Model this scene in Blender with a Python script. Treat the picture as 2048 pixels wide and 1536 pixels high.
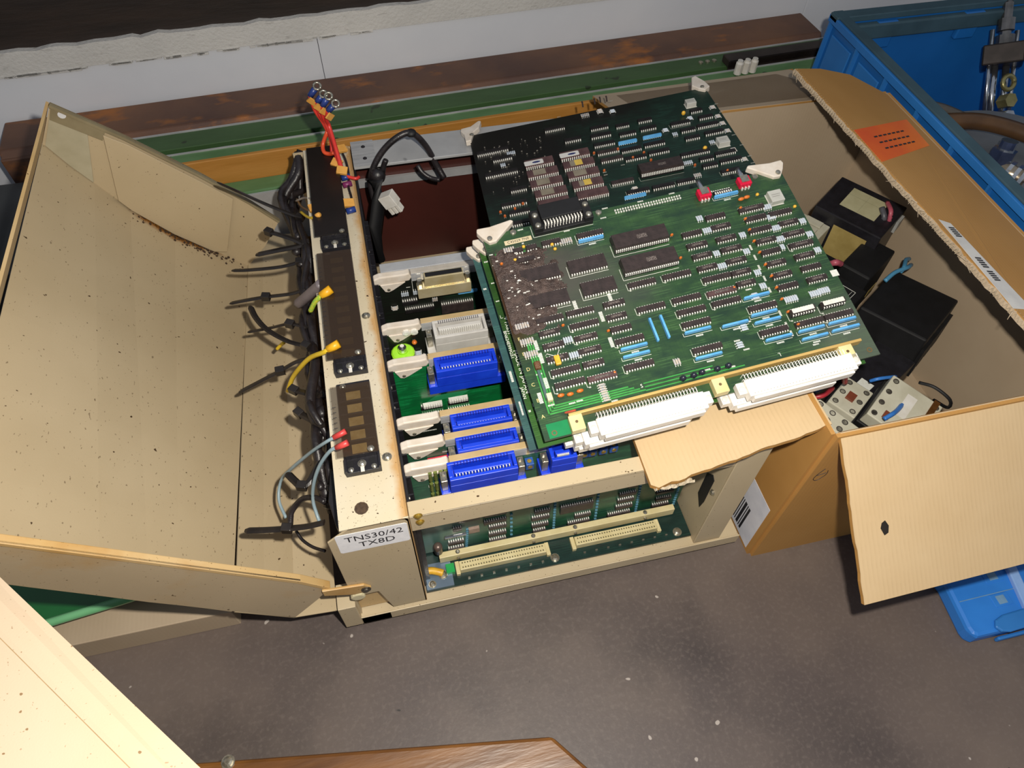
import bpy, bmesh, math, random
from mathutils import Vector, Matrix
random.seed(7)
S = bpy.context.scene
for o in list(bpy.data.objects): bpy.data.objects.remove(o)
COL = S.collection
# ------------------------------------------------------------------ camera
cam = bpy.data.objects.new('camera', bpy.data.cameras.new('camera')); COL.objects.link(cam)
cam.data.sensor_width = 36.0; cam.data.lens = 1420 / 2048 * 36; cam.data.clip_start = 0.01
RT, DN, FW = [(0.973986, -0.225909, 0.017788), (-0.171812, -0.787374, -0.592049), (0.147755, 0.573592, -0.805705)]
CAMP = Vector((0, 0, .684))
cam.matrix_world = Matrix(((RT[0], -DN[0], -FW[0], CAMP[0]), (RT[1], -DN[1], -FW[1], CAMP[1]), (RT[2], -DN[2], -FW[2], CAMP[2]), (0, 0, 0, 1)))
S.camera = cam
# ------------------------------------------------------------------ light: dim cool workshop light plus the flash of the camera
w = bpy.data.worlds.new('workshop'); S.world = w; w.use_nodes = True
w.node_tree.nodes['Background'].inputs[0].default_value = (.78, .86, 1.0, 1)
w.node_tree.nodes['Background'].inputs[1].default_value = .30
fl = bpy.data.lights.new('camera_flash', 'POINT'); fl.energy = 22; fl.color = (1, .93, .82); fl.shadow_soft_size = .008
flo = bpy.data.objects.new('camera_flash', fl); COL.objects.link(flo)
flo.location = CAMP + Vector(RT) * .045 - Vector(DN) * .042
S.view_settings.view_transform = 'Standard'; S.view_settings.look = 'None'
S.view_settings.gamma = 1; S.view_settings.use_curve_mapping = False
S.view_settings.exposure = 0.0

# ------------------------------------------------------------------ materials
def lin(h):
    h = h.lstrip('#'); c = [int(h[i:i+2], 16) / 255 for i in (0, 2, 4)]
    return tuple(x / 12.92 if x <= .04045 else ((x + .055) / 1.055) ** 2.4 for x in c) + (1,)
MATS = {}
class NT:
    def __init__(s, name):
        s.m = bpy.data.materials.new(name); s.m.use_nodes = True; s.t = s.m.node_tree; s.b = s.t.nodes['Principled BSDF']
        s.tc = s.n('ShaderNodeTexCoord')
    def n(s, t, **k):
        q = s.t.nodes.new(t)
        for a, v in k.items(): setattr(q, a, v)
        return q
    def l(s, a, b): s.t.links.new(a, b)
    def coord(s, sc=(1, 1, 1), rot=(0, 0, 0)):
        mp = s.n('ShaderNodeMapping'); mp.inputs['Scale'].default_value = sc; mp.inputs['Rotation'].default_value = rot
        s.l(s.tc.outputs['Object'], mp.inputs['Vector']); return mp.outputs[0]
    def noise(s, scale, detail=3, vec=None, rough=.55):
        q = s.n('ShaderNodeTexNoise'); q.inputs['Scale'].default_value = scale; q.inputs['Detail'].default_value = detail; q.inputs['Roughness'].default_value = rough
        s.l(vec if vec else s.tc.outputs['Object'], q.inputs['Vector']); return q.outputs[0]
    def ramp(s, fac, p0, p1, c0=(0, 0, 0, 1), c1=(1, 1, 1, 1)):
        q = s.n('ShaderNodeValToRGB'); e = q.color_ramp.elements
        e[0].position = p0; e[1].position = p1; e[0].color = c0; e[1].color = c1
        s.l(fac, q.inputs[0]); return q.outputs[0]
    def mix(s, fac, a, b):
        q = s.n('ShaderNodeMix', data_type='RGBA')
        if hasattr(fac, 'is_linked'): s.l(fac, q.inputs[0])
        else: q.inputs[0].default_value = fac
        for i, v in ((6, a), (7, b)):
            if hasattr(v, 'is_linked'): s.l(v, q.inputs[i])
            else: q.inputs[i].default_value = v
        return q.outputs[2]
    def math(s, op, a, b=0):
        q = s.n('ShaderNodeMath', operation=op)
        for i, v in ((0, a), (1, b)):
            if hasattr(v, 'is_linked'): s.l(v, q.inputs[i])
            else: q.inputs[i].default_value = v
        return q.outputs[0]
    def bump(s, h, st=.3, d=.001):
        q = s.n('ShaderNodeBump'); q.inputs['Strength'].default_value = st; q.inputs['Distance'].default_value = d
        s.l(h, q.inputs['Height']); s.l(q.outputs[0], s.b.inputs['Normal'])
    def done(s, col, rough=.5, metal=0, spec=.5):
        if hasattr(col, 'is_linked'): s.l(col, s.b.inputs['Base Color'])
        else: s.b.inputs['Base Color'].default_value = col
        if hasattr(rough, 'is_linked'): s.l(rough, s.b.inputs['Roughness'])
        else: s.b.inputs['Roughness'].default_value = rough
        s.b.inputs['Metallic'].default_value = metal; s.b.inputs['Specular IOR Level'].default_value = spec
        return s.m
def mat(name, c1, c2=None, scale=40, rough=.5, metal=0, bump=0, spec=.5, sc=(1, 1, 1), spots=None, bscale=None):
    """two-tone noise material; spots = (colour, scale, threshold)"""
    if name in MATS: return MATS[name]
    t = NT(name); c2 = c2 or c1
    v = t.coord(sc)
    col = t.mix(t.ramp(t.noise(scale, 4, v), .32, .68), lin(c1), lin(c2))
    for sp in (spots or []):
        col = t.mix(t.ramp(t.noise(sp[1], 2), sp[2], sp[2] + .03), col, lin(sp[0]))
    if bump: t.bump(t.noise(bscale or scale * 4, 3, v), bump, .002)
    MATS[name] = t.done(col, rough, metal, spec); return MATS[name]
def clear(name, c, alpha, rough=.15):
    t = NT(name); t.done(t.mix(t.noise(60), lin(c), lin(c)), rough)
    t.b.inputs['Alpha'].default_value = alpha; MATS[name] = t.m; return t.m
def painted(name, c1, c2, speck='#4a3322', edge=None, rough=.42):
    """sheet-metal paint, aged yellow in patches, with small rust specks"""
    t = NT(name)
    col = t.mix(t.ramp(t.noise(7, 4), .3, .72), lin(c1), lin(c2))
    col = t.mix(t.ramp(t.noise(230, 1), .755, .78), col, lin(speck))
    col = t.mix(t.math('MULTIPLY', t.ramp(t.noise(520, 1), .73, .76), .6), col, lin(speck))
    if edge:
        col = t.mix(t.math('MULTIPLY', t.ramp(t.noise(9, 5), .52, .68), .8), col, lin(edge))
    t.bump(t.noise(900, 2), .08, .0006)
    MATS[name] = t.done(col, rough); return t.m
def pcb(name, c1, c2, c3, soot_glare=(), rough=.36, haze=None):
    """solder mask: streaked greens, fine parallel traces, sooty stains and painted glare at (x, y, radius, colour)"""
    t = NT(name)
    col = t.mix(t.ramp(t.noise(1, 4, t.coord((38, 85, 1))), .36, .64), lin(c1), lin(c2))
    tr = t.ramp(t.noise(1, 1, t.coord((30, 900, 1))), .52, .6)
    ms = t.ramp(t.noise(1, 2, t.coord((45, 70, 1))), .45, .55)
    col = t.mix(t.math('MULTIPLY', t.math('MULTIPLY', tr, ms), .55), col, lin(c3))
    tr2 = t.ramp(t.noise(1, 1, t.coord((900, 30, 1))), .55, .62)
    col = t.mix(t.math('MULTIPLY', tr2, .22), col, lin(c1))
    sx = t.n('ShaderNodeSeparateXYZ'); t.l(t.tc.outputs['Object'], sx.inputs[0])
    wob = t.math('MULTIPLY', t.math('SUBTRACT', t.noise(55, 4), .5), .030)
    for (x, y, rx, ry, c, st) in soot_glare:
        dx = t.math('DIVIDE', t.math('SUBTRACT', sx.outputs[0], x), rx); dy = t.math('DIVIDE', t.math('SUBTRACT', sx.outputs[1], y), ry)
        d = t.math('SQRT', t.math('ADD', t.math('MULTIPLY', dx, dx), t.math('MULTIPLY', dy, dy)))
        d = t.math('ADD', d, t.math('MULTIPLY', wob, 16))
        col = t.mix(t.math('MULTIPLY', t.ramp(d, .45, 1.05, (1, 1, 1, 1), (0, 0, 0, 1)), st), col, lin(c))
    t.bump(t.noise(1, 1, t.coord((60, 900, 1))), .12, .0003)
    MATS[name] = t.done(col, rough); return t.m

# ------------------------------------------------------------------ mesh helpers
class MB:
    def __init__(s): s.v = []; s.f = []; s.m = []
    def add(s, vs, fs, mi=0, M=None):
        b = len(s.v)
        s.v += [tuple(M @ Vector(q)) for q in vs] if M is not None else [tuple(q) for q in vs]
        s.f += [tuple(b + i for i in q) for q in fs]; s.m += [mi] * len(fs); return s
    def box(s, x0, x1, y0, y1, z0, z1, mi=0, M=None, tx=0, ty=0):
        vs = [(x0, y0, z0), (x1, y0, z0), (x1, y1, z0), (x0, y1, z0), (x0+tx, y0+ty, z1), (x1-tx, y0+ty, z1), (x1-tx, y1-ty, z1), (x0+tx, y1-ty, z1)]
        return s.add(vs, [(3, 2, 1, 0), (4, 5, 6, 7), (0, 1, 5, 4), (1, 2, 6, 5), (2, 3, 7, 6), (3, 0, 4, 7)], mi, M)
    def quad(s, a, b, c, d, mi=0, M=None): return s.add([a, b, c, d], [(0, 1, 2, 3)], mi, M)
    def prism(s, poly, h0, h1, mi=0, M=None, axis='z'):
        n = len(poly)
        def p(q, h): return (q[0], q[1], h) if axis == 'z' else ((q[0], h, q[1]) if axis == 'y' else (h, q[0], q[1]))
        vs = [p(q, h0) for q in poly] + [p(q, h1) for q in poly]
        fs = [tuple(range(n))[::-1], tuple(range(n, 2*n))] + [(i, (i+1) % n, n+(i+1) % n, n+i) for i in range(n)]
        return s.add(vs, fs, mi, M)
    def slab(s, poly, n, t, mi=0):
        """flat 3-D polygon given thickness t along the normal n"""
        n = Vector(n).normalized() * t; k = len(poly)
        vs = [Vector(q) for q in poly] + [Vector(q) + n for q in poly]
        return s.add(vs, [tuple(range(k))[::-1], tuple(range(k, 2*k))] + [(i, (i+1) % k, k+(i+1) % k, k+i) for i in range(k)], mi)
    def tube(s, pts, r, mi=0, seg=6, caps=True, flat=1.0):
        pts = [Vector(q) for q in pts]; n = len(pts); rr = r if isinstance(r, (list, tuple)) else [r] * n
        b = len(s.v); up = Vector((.13, .22, 1)).normalized()
        for i, q in enumerate(pts):
            d = (pts[min(i+1, n-1)] - pts[max(i-1, 0)])
            d = d.normalized() if d.length > 1e-9 else Vector((1, 0, 0))
            a = d.cross(up)
            if a.length < .05: a = d.cross(Vector((1, .1, 0)))
            a.normalize(); c = a.cross(d)
            for k in range(seg):
                an = 2 * math.pi * k / seg
                s.v.append(tuple(q + a * (math.cos(an) * rr[i]) + c * (math.sin(an) * rr[i] * flat)))
        for i in range(n-1):
            for k in range(seg):
                k2 = (k+1) % seg
                s.f.append((b+i*seg+k, b+i*seg+k2, b+(i+1)*seg+k2, b+(i+1)*seg+k)); s.m.append(mi)
        if caps:
            s.f.append(tuple(b+k for k in range(seg))[::-1]); s.m.append(mi)
            s.f.append(tuple(b+(n-1)*seg+k for k in range(seg))); s.m.append(mi)
        return s
    def cyl(s, p0, p1, r, mi=0, seg=10): return s.tube([p0, p1], r, mi, seg)
    def lathe(s, p0, axis, prof, mi=0, seg=12):
        """prof = [(distance along axis, radius), ...]"""
        ax = Vector(axis).normalized(); p0 = Vector(p0)
        a = ax.cross(Vector((0, 0, 1)))
        if a.length < .05: a = ax.cross(Vector((1, 0, 0)))
        a.normalize(); c = ax.cross(a); b = len(s.v); n = len(prof)
        for (h, r) in prof:
            for k in range(seg):
                an = 2 * math.pi * k / seg; s.v.append(tuple(p0 + ax*h + a*(math.cos(an)*r) + c*(math.sin(an)*r)))
        for i in range(n-1):
            for k in range(seg):
                k2 = (k+1) % seg; s.f.append((b+i*seg+k, b+i*seg+k2, b+(i+1)*seg+k2, b+(i+1)*seg+k)); s.m.append(mi)
        s.f.append(tuple(b+k for k in range(seg))[::-1]); s.m.append(mi); s.f.append(tuple(b+(n-1)*seg+k for k in range(seg))); s.m.append(mi)
        return s
    def ball(s, c, rx, ry, rz, mi=0, seg=10, rings=6):
        b = len(s.v)
        for i in range(rings+1):
            t = math.pi * i / rings
            for k in range(seg):
                a = 2 * math.pi * k / seg
                s.v.append((c[0]+rx*math.sin(t)*math.cos(a), c[1]+ry*math.sin(t)*math.sin(a), c[2]-rz*math.cos(t)))
        for i in range(rings):
            for k in range(seg):
                k2 = (k+1) % seg; s.f.append((b+i*seg+k, b+i*seg+k2, b+(i+1)*seg+k2, b+(i+1)*seg+k)); s.m.append(mi)
        return s
    def mesh(s, name, mats, smooth=False):
        me = bpy.data.meshes.new(name); me.from_pydata(s.v, [], s.f)
        for m in (mats if isinstance(mats, (list, tuple)) else [mats]): me.materials.append(m)
        me.polygons.foreach_set('material_index', s.m)
        if smooth: me.polygons.foreach_set('use_smooth', [True] * len(s.f))
        me.validate(); me.update(); return me
    def build(s, name, mats, parent=None, smooth=False, bevel=0, loc=None):
        me = s.mesh(name, mats, smooth)
        bm = bmesh.new(); bm.from_mesh(me); bmesh.ops.recalc_face_normals(bm, faces=bm.faces); bm.to_mesh(me); bm.free()
        return link(name, me, parent, bevel, loc)
def link(name, me, parent=None, bevel=0, loc=None):
    o = bpy.data.objects.new(name, me); COL.objects.link(o)
    if parent is not None: o.parent = parent
    if loc is not None: o.location = loc
    if bevel:
        b = o.modifiers.new('bevel', 'BEVEL'); b.width = bevel; b.segments = 2; b.limit_method = 'ANGLE'; b.angle_limit = .7
    return o
def thing(name, label, cat, M=None, group=None):
    o = bpy.data.objects.new(name, None); COL.objects.link(o); o.empty_display_size = .02
    if M is not None: o.matrix_world = M
    o['label'] = label; o['category'] = cat
    if group: o['group'] = group
    return o
def tag(o, label, cat, group=None):
    o['label'] = label; o['category'] = cat
    if group: o['group'] = group
    return o
def struct(o): o['kind'] = 'structure'; return o
def frame(o, ux, uy, n): return Matrix(((ux[0], uy[0], n[0], o[0]), (ux[1], uy[1], n[1], o[1]), (ux[2], uy[2], n[2], o[2]), (0, 0, 0, 1)))
def TR(x, y, z, rz=0, rx=0, ry=0): return Matrix.Translation((x, y, z)) @ Matrix.Rotation(rz, 4, 'Z') @ Matrix.Rotation(ry, 4, 'Y') @ Matrix.Rotation(rx, 4, 'X')
def spl(pts, n=6):
    """Catmull-Rom through the points"""
    p = [Vector(q) for q in pts]; p = [p[0]*2 - p[1]] + p + [p[-1]*2 - p[-2]]; out = []
    for i in range(1, len(p)-2):
        for k in range(n):
            t = k / n; a, b, c, d = p[i-1], p[i], p[i+1], p[i+2]
            out.append(.5*((2*b) + (c-a)*t + (2*a-5*b+4*c-d)*t*t + (3*b-a-3*c+d)*t**3))
    out.append(p[-2]); return out
mm = .001

# ------------------------------------------------------------------ palette
BEI = painted('beige_paint', '#c2b294', '#b3a283', '#4e3a24')
BEIY = painted('yellowed_beige_paint', '#cbb084', '#bd9a5e', '#5a3a1a', edge='#a9762e')
BEIP = painted('speckled_post_paint', '#cdc5b4', '#c6b695', '#3d2c1c', edge='#b8925c', rough=.38)
ALU = mat('brushed_aluminium', '#c3c4c6', '#a9abae', 30, .38, .35, .1, sc=(1, 12, 1))
STEEL = mat('screw_steel', '#c9c4b4', '#9a9486', 300, .28, .85)
BRASS = mat('brass_nut', '#d9bd62', '#b8963e', 300, .3, .8)
CHROME = mat('chrome', '#d8dadd', '#a8abb0', 60, .16, .95)
BLK = mat('black_plastic', '#17161a', '#222127', 80, .42, 0, .1)
BLKM = mat('black_matt', '#0c0c0e', '#141417', 60, .6)
WHT = mat('white_plastic', '#d9d6d0', '#cbc6bb', 90, .4)
LEVER = mat('nylon_lever', '#d8d0c6', '#c6b9a8', 70, .42)
CREAM = mat('cream_bakelite', '#d3c79c', '#c2b484', 50, .45)
TAN = mat('tan_stiffener', '#bba47b', '#a58b5e', 35, .45)
CONW = mat('white_connector', '#efece6', '#e3ded4', 60, .4)
CONG = mat('grey_connector', '#c6c4c0', '#b4b1ac', 60, .45)
BLU = mat('blue_connector', '#1a44d8', '#1436c4', 60, .36)
BLUD = mat('blue_connector_slot', '#16219a', '#0f1a78', 90, .5)
NETB = mat('light_blue_resin', '#6cb3e6', '#58a0d8', 120, .38)
CHIP = mat('chip_epoxy', '#3b3130', '#2e2726', 220, .42, 0, .12, bscale=900)
CHIPB = mat('chip_black', '#221f20', '#191718', 220, .4)
CHIPP = mat('chip_ceramic_purple', '#5d4545', '#4c3738', 150, .4)
PIN = mat('tinned_pin', '#efeee8', '#dcdad2', 400, .35, .15)
SILK = mat('silkscreen_white', '#dedfd8', '#cfd0c6', 500, .5)
ORNG = mat('orange_capacitor', '#d0762e', '#b85c1c', 200, .4)
YEL = mat('yellow_capacitor', '#e0b23c', '#cf9a2a', 200, .4)
RESI = mat('resistor_body', '#c9b8a4', '#9fa9b6', 700, .45)
RESB = mat('resistor_blue', '#a9b8c6', '#c9ccd2', 900, .45)
REDP = mat('red_plastic', '#d4173f', '#b80f33', 100, .35)
PRINT = None
def print_mat():
    t = NT('chip_printing'); n = t.ramp(t.noise(1, 2, t.coord((900, 2600, 1))), .48, .56)
    MATS['chip_printing'] = t.done(t.mix(n, lin('#3b3130'), lin('#7d746f')), .5); return t.m
PRINT = print_mat()

# ------------------------------------------------------------------ the setting
def floor_mat():
    t = NT('workshop_floor')
    col = t.mix(t.ramp(t.noise(3.2, 6), .3, .7), lin('#453c3d'), lin('#6f6259'))
    col = t.mix(t.math('MULTIPLY', t.ramp(t.noise(5, 5), .48, .66), .65), col, lin('#2b2527'))
    col = t.mix(t.math('MULTIPLY', t.ramp(t.noise(260, 3), .5, .7), .3), col, lin('#746963'))
    col = t.mix(t.ramp(t.noise(75, 1), .77, .79), col, lin('#a89f98'))
    col = t.mix(t.ramp(t.noise(48, 1, t.coord((1, 1.2, 1), (0, 0, .8))), .79, .80), col, lin('#1c1819'))
    t.bump(t.noise(120, 4), .15, .001)
    MATS['floor'] = t.done(col, .5); return t.m
struct(MB().box(-1.6, 2.2, -.9, 1.4, -.03, 0).build('floor', floor_mat()))
BU = Matrix.Rotation(math.radians(3.3), 4, 'Z')
def wall_mat():
    t = NT('whitewash')
    col = t.mix(t.ramp(t.noise(5, 5), .3, .7), lin('#cccfd6'), lin('#d8dadf'))
    t.bump(t.noise(70, 5), .2, .001); MATS['wall'] = t.done(col, .7); return t.m
def render_mat():
    t = NT('rough_render')
    col = t.mix(t.ramp(t.noise(9, 6), .3, .7), lin('#bdbbb7'), lin('#d0cdc8'))
    col = t.mix(t.math('MULTIPLY', t.ramp(t.noise(1, 5, t.coord((40, 120, 160))), .60, .68), .35), col, lin('#77726c'))
    t.bump(t.noise(220, 5), .6, .002); MATS['render'] = t.done(col, .85); return t.m
WM = wall_mat(); RM = render_mat()
wb = struct(MB().box(-1.5, 2.1, 1.0, 1.02, 0, .6).build('wall_back', mat('dark_brown_timber', '#2c2019', '#1d1511', 9, .6, 0, .2, sc=(1, 6, 6)))); wb.matrix_world = BU
# smooth painted plinth panels and the rough rendered band above them
for i, (a, b) in enumerate(((-1.5, .0216), (.0222, .80), (.8006, 2.1))):
    p = MB().box(a, b, .9945, 1.0, 0, .1765).build('plinth_panel', WM, wb, bevel=.0008)
edge = [(-1.5, .207)]; random.seed(3)
x = -1.5
while x < 2.1: x += random.uniform(.008, .03); edge.append((x, .207 + random.uniform(-.0022, .0022)))
low = [(2.1, .1775), (-1.5, .1775)]
MB().prism(edge + low, .9915, 1.0, axis='y').build('rendered_band', RM, wb)
ridge = MB()
for k in range(90):
    x = random.uniform(-.5, .115); ridge.box(x, x + random.uniform(.006, .03), .9905, .9945, .1755 + random.uniform(-.002, .001), .1765 + random.uniform(0, .0018))
o = ridge.build('chipped_plaster_ridge', RM, wb); o['kind'] = 'stuff'

# ------------------------------------------------------------------ machine frame behind: rusty beam and green rails
RUST = None
def rust_mat():
    t = NT('rusty_steel')
    col = t.mix(t.ramp(t.noise(6, 6), .35, .65), lin('#5a4138'), lin('#7a563f'))
    col = t.mix(t.ramp(t.noise(1, 5, t.coord((14, 30, 30))), .56, .7), col, lin('#a3652f'))
    col = t.mix(t.math('MULTIPLY', t.ramp(t.noise(4, 3), .55, .7), .6), col, lin('#3b2f2d'))
    t.bump(t.noise(90, 5), .35, .001); return t.done(col, .55, .25)
RUST = rust_mat()
GRN = mat('machine_green_paint', '#507548', '#5f8458', 16, .42, 0, .1, spots=[('#2e3f2c', 45, .68)], sc=(1, 3, 3))
GRND = mat('dirty_green_paint', '#415f38', '#37532f', 12, .5, 0, .1, spots=[('#2c3a26', 38, .70)], sc=(1, 3, 3))
b = MB().prism([(.916, .112), (.924, .12), (.987, .12), (.9925, .114), (.9925, 0), (.916, 0)], -.40, .79, axis='x')
b.box(-.40, .79, .912, .916, .06, .1135)
o = b.build('steel_beam', RUST, bevel=.003); o.matrix_world = BU; tag(o, 'long rusty brown steel beam lying along the foot of the white wall', 'beam')
def rail(name, label, u0, u1, v0, v1, z0, z1, m, lip=True):
    r = thing(name, label, 'rail', BU)
    MB().box(u0, u1, v0, v1, z0, z1).build('rail_body', m, r, bevel=.001)
    if lip: MB().box(u0, u1, v1 - .002, v1, z1, z1 + .0018).build('bright_edge', ALU, r)
    return r
r1 = rail('green_rail', 'dark green painted steel rail right beside the rusty beam', -.34, .80, .876, .911, .02, .117, GRND)
for k in range(3): MB().lathe((.567 + k*.011, .893, .117), (0, 0, 1), [(0, .0035), (.002, .0035), (.002, .0018), (.0025, .0018)], 0, 8).build('bolt', STEEL, r1)
MB().box(.60, .80, .868, .89, .117, .128).box(.60, .80, .868, .871, .108, .128).build('sliding_bar', mat('dark_bar', '#3f3633', '#2d2725', 30, .4, .4), r1, bevel=.001)
r2 = rail('green_rail', 'brighter green steel rail with a pale top edge, in front of the dark slot', -.33, .74, .834, .858, .02, .12, GRN)
MB().box(-.33, .74, .8585, .8755, .001, .02).build('dark_slot_floor', BLKM, r2)
for k in range(3): MB().lathe((.602 + k*.012, .846, .1218), (0, 0, 1), [(0, .0055), (.016, .0055), (.018, .004), (.02, .004)], 0, 10).build('rail_plug', WHT, r2)
o = MB().box(-.30, .66, .797, .8025, 0, .1455).build('wooden_board', mat('orange_board', '#bb8440', '#a9742f', 10, .5, 0, .12, sc=(1, 8, 8)), bevel=.001); o.matrix_world = BU
tag(o, 'orange-brown wooden board standing on edge in front of the green rails', 'board')
r3 = rail('green_rail', 'short visible green rail below the orange board at left', -.32, .05, .772, .796, .03, .1115, GRN, False)
MB().box(-.32, .05, .7665, .7715, .03, .1085).build('bright_edge', ALU, r3)

# ------------------------------------------------------------------ the card cage lying on its back
X0, X1 = -.0137, .252; Y0, Y1 = .2395, .70; ZT = .204
ch = thing('card_cage', 'open beige metal card cage with circuit cards standing in it, on the floor', 'electronics cage', Matrix.Translation((0, 0, 0)))
# left side post: top plate with rounded right edge, front panel with a chamfer
prof = [(-.0644, .204), (-.019, .204), (-.0158, .2032), (-.0141, .2012), (-.0137, .198), (-.0137, .03), (-.0152, .03), (-.0152, .198), (-.0168, .2018), (-.019, .2025), (-.0644, .2025)]
def post_mat():
    t = NT('post_paint_stained')
    col = t.mix(t.ramp(t.noise(7, 4), .3, .72), lin('#cfc8b8'), lin('#c8ba9c'))
    sx = t.n('ShaderNodeSeparateXYZ'); t.l(t.tc.outputs['Object'], sx.inputs[0])
    e = t.math('ADD', sx.outputs[0], t.math('MULTIPLY', t.math('SUBTRACT', t.noise(45, 5), .5), .016))
    col = t.mix(t.math('MULTIPLY', t.ramp(t.math('MULTIPLY', t.math('ADD', e, .0245), 100), .25, .85), .85), col, lin('#b98c4e'))
    col = t.mix(t.ramp(t.noise(240, 1), .735, .76), col, lin('#3d2c1c'))
    col = t.mix(t.math('MULTIPLY', t.ramp(t.noise(620, 1), .70, .73), .6), col, lin('#4a3622'))
    t.bump(t.noise(900, 2), .08, .0006); MATS['post_paint_stained'] = t.done(col, .38); return t.m
MB().prism(prof, Y0, Y1, axis='y').build('post_top_plate', post_mat(), ch)
fp = [(-.0137, .2038), (-.0585, .2038), (-.0757, .188), (-.0757, .075), (-.053, .075), (-.045, .03), (-.0137, .03)]
MB().prism(fp, Y0, Y0 + .0016, axis='y').build('post_front_panel', BEI, ch, bevel=.0005)
MB().box(-.0757, -.0742, Y0 + .0016, Y1, .02, .075).build('post_outer_wall', BEI, ch)
MB().box(-.0757, -.0137, Y1 - .0016, Y1, .03, .2025).build('post_rear_panel', BEI, ch)
# bolt hole in the top plate near the front corner
hx, hy = (-0.0467, 0.2541, 0.204)[:2]
MB().lathe((hx, hy, .2042), (0, 0, 1), [(0, .0052), (.0004, .0052), (.0004, .004), (-.004, .0036)], 0, 12).build('bolt_hole', mat('dirty_hole', '#3a2c20', '#554230', 300, .5), ch)
MB().lathe((hx, hy + .0006, .2005), (0, 0, 1), [(0, .0034), (.0035, .0034)], 0, 12).build('hole_plug', ALU, ch)
def screw(x, y, z, r=.0035, ax=(0, 0, 1), par=ch, m=None, nm='screw'):
    b = MB().lathe((x, y, z), ax, [(0, r*1.25), (r*.22, r*1.25), (r*.22, r*.95), (r*.6, r*.9), (r*.85, r*.5)], 0, 12)
    return b.build(nm, m or STEEL, par, smooth=False)
for p in [(-0.023, 0.4435, 0.204), (-0.0228, 0.2938, 0.204)]: screw(*p, r=.0031)
# hand-printed sticker
MB().prism([(-.0655, .166), (-.0175, .166), (-.016, .1675), (-.016, .195), (-.0175, .1965), (-.068, .1965), (-.0695, .195), (-.0695, .1675), (-.068, .166)], Y0 - .0003, Y0, axis='y').build('sticker', mat('sticker_white', '#e9e9ec', '#dfe0e4', 200, .45), ch)
TXT = mat('printed_ink', '#1d1d22', '#2a2a30', 300, .6)
def text(body, M, size, m, par, name='lettering', sx=1.0, align='CENTER', ext=.00004, font_sy=1.0):
    cu = bpy.data.curves.new('txt', 'FONT'); cu.body = body; cu.size = size; cu.align_x = align; cu.align_y = 'CENTER'; cu.extrude = ext; cu.resolution_u = 2
    o = bpy.data.objects.new('txt', cu); COL.objects.link(o); bpy.context.view_layer.update()
    me = bpy.data.meshes.new_from_object(o.evaluated_get(bpy.context.evaluated_depsgraph_get())); bpy.data.objects.remove(o)
    me.transform(M @ Matrix.Diagonal((sx, font_sy, 1, 1))); me.materials.clear(); me.materials.append(m)
    return link(name, me, par)
FRONT = Matrix(((1, 0, 0, 0), (0, 0, -1, 0), (0, 1, 0, 0), (0, 0, 0, 1)))
text('TNS30/42', Matrix.Translation((-.0415, Y0 - .0004, .1868)) @ FRONT, .0118, TXT, ch, sx=.90)
text('TX8D', Matrix.Translation((-.0405, Y0 - .0004, .1752)) @ FRONT, .0118, TXT, ch, sx=.92)
# cross bar
cb = MB().box(X0 + .0002, X1, Y0, Y0 + .0140, .2002, .2018).box(X0 + .0002, X1, Y0, Y0 + .0016, .179, .2018).build('cross_bar', BEI, ch, bevel=.0007)
for p in [(-0.0068, 0.2392, 0.2044), (-0.0062, 0.2392, 0.194)]: screw(p[0], p[1], p[2], .0027, (0, -1, 0), m=BRASS)
# base: floor pan, front lip, feet
MB().box(-.0757, .30, Y0 - .002, Y1, .024, .0262).box(-.0757, .30, Y0 - .0036, Y0 - .002, .013, .0285).build('base_pan', BEI, ch, bevel=.0006)
MB().box(-.0915, -.0757, Y0 - .0036, Y0 + .02, .013, .060).box(-.0757, -.048, Y0 - .0036, Y0 - .0022, .013, .0285).build('base_corner_block', BEI, ch, bevel=.003)
MB().prism([(-.0757, .075), (-.0757, .03), (-.046, .03), (-.053, .075)], Y0 + .006, Y0 + .0075, axis='y').build('recess_plate', BEIY, ch)
for (fx, fy) in ((-.07, .26), (.27, .26), (-.07, .68), (.27, .68)): MB().lathe((fx, fy, 0), (0, 0, 1), [(0, .009), (.013, .011), (.024, .011)], 0, 12).build('rubber_foot', BLKM, ch)
# right wall with its front flange
MB().box(X1, X1 + .0016, Y0 + .001, Y1, .0262, .204).build('side_wall', BEI, ch)
MB().box(X1, .2795, Y0 - .0008, Y0 + .001, .0262, .204).box(.2780, .2795, Y0, Y0 + .02, .0262, .204).build('side_flange', BEI, ch, bevel=.0006)
MB().prism([(0.2536, 0.0772), (0.2514, 0.0918), (0.2517, 0.1317), (0.256, 0.1349), (0.2637, 0.125), (0.2631, 0.0887)], X1 - .0006, X1 + .0002, axis='x').build('wall_slot', BLKM, ch)
sy_, sz_ = (0.247, 0.1188)
screw(X1, sy_, sz_, .0026, (-1, 0, 0))
# rear bar, silver strip, brown rear panel
MB().box(X0 + .001, X1, .660, .7045, .2, .2035).build('rear_bar', mat('scuffed_white_bar', '#b8b9ba', '#a3a4a6', 20, .4, .2, .1, spots=[('#77787a', 26, .66)]), ch, bevel=.0006)
MB().box(X0 + .001, .012, .6595, .7046, .2035, .2044).build('bar_end_plate', ALU, ch)
for yy in (.672, .693): screw(.0005, yy, .2044, .0018, m=BLK)
MB().box(X0, X1, .693, .697, .150, .160).build('silver_strip', ALU, ch)
MB().box(X0, X1, .6975, .6995, .0262, .2).build('rear_panel', mat('brown_panel', '#4a201a', '#3b1914', 8, .5, 0, .05), ch)
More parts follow.
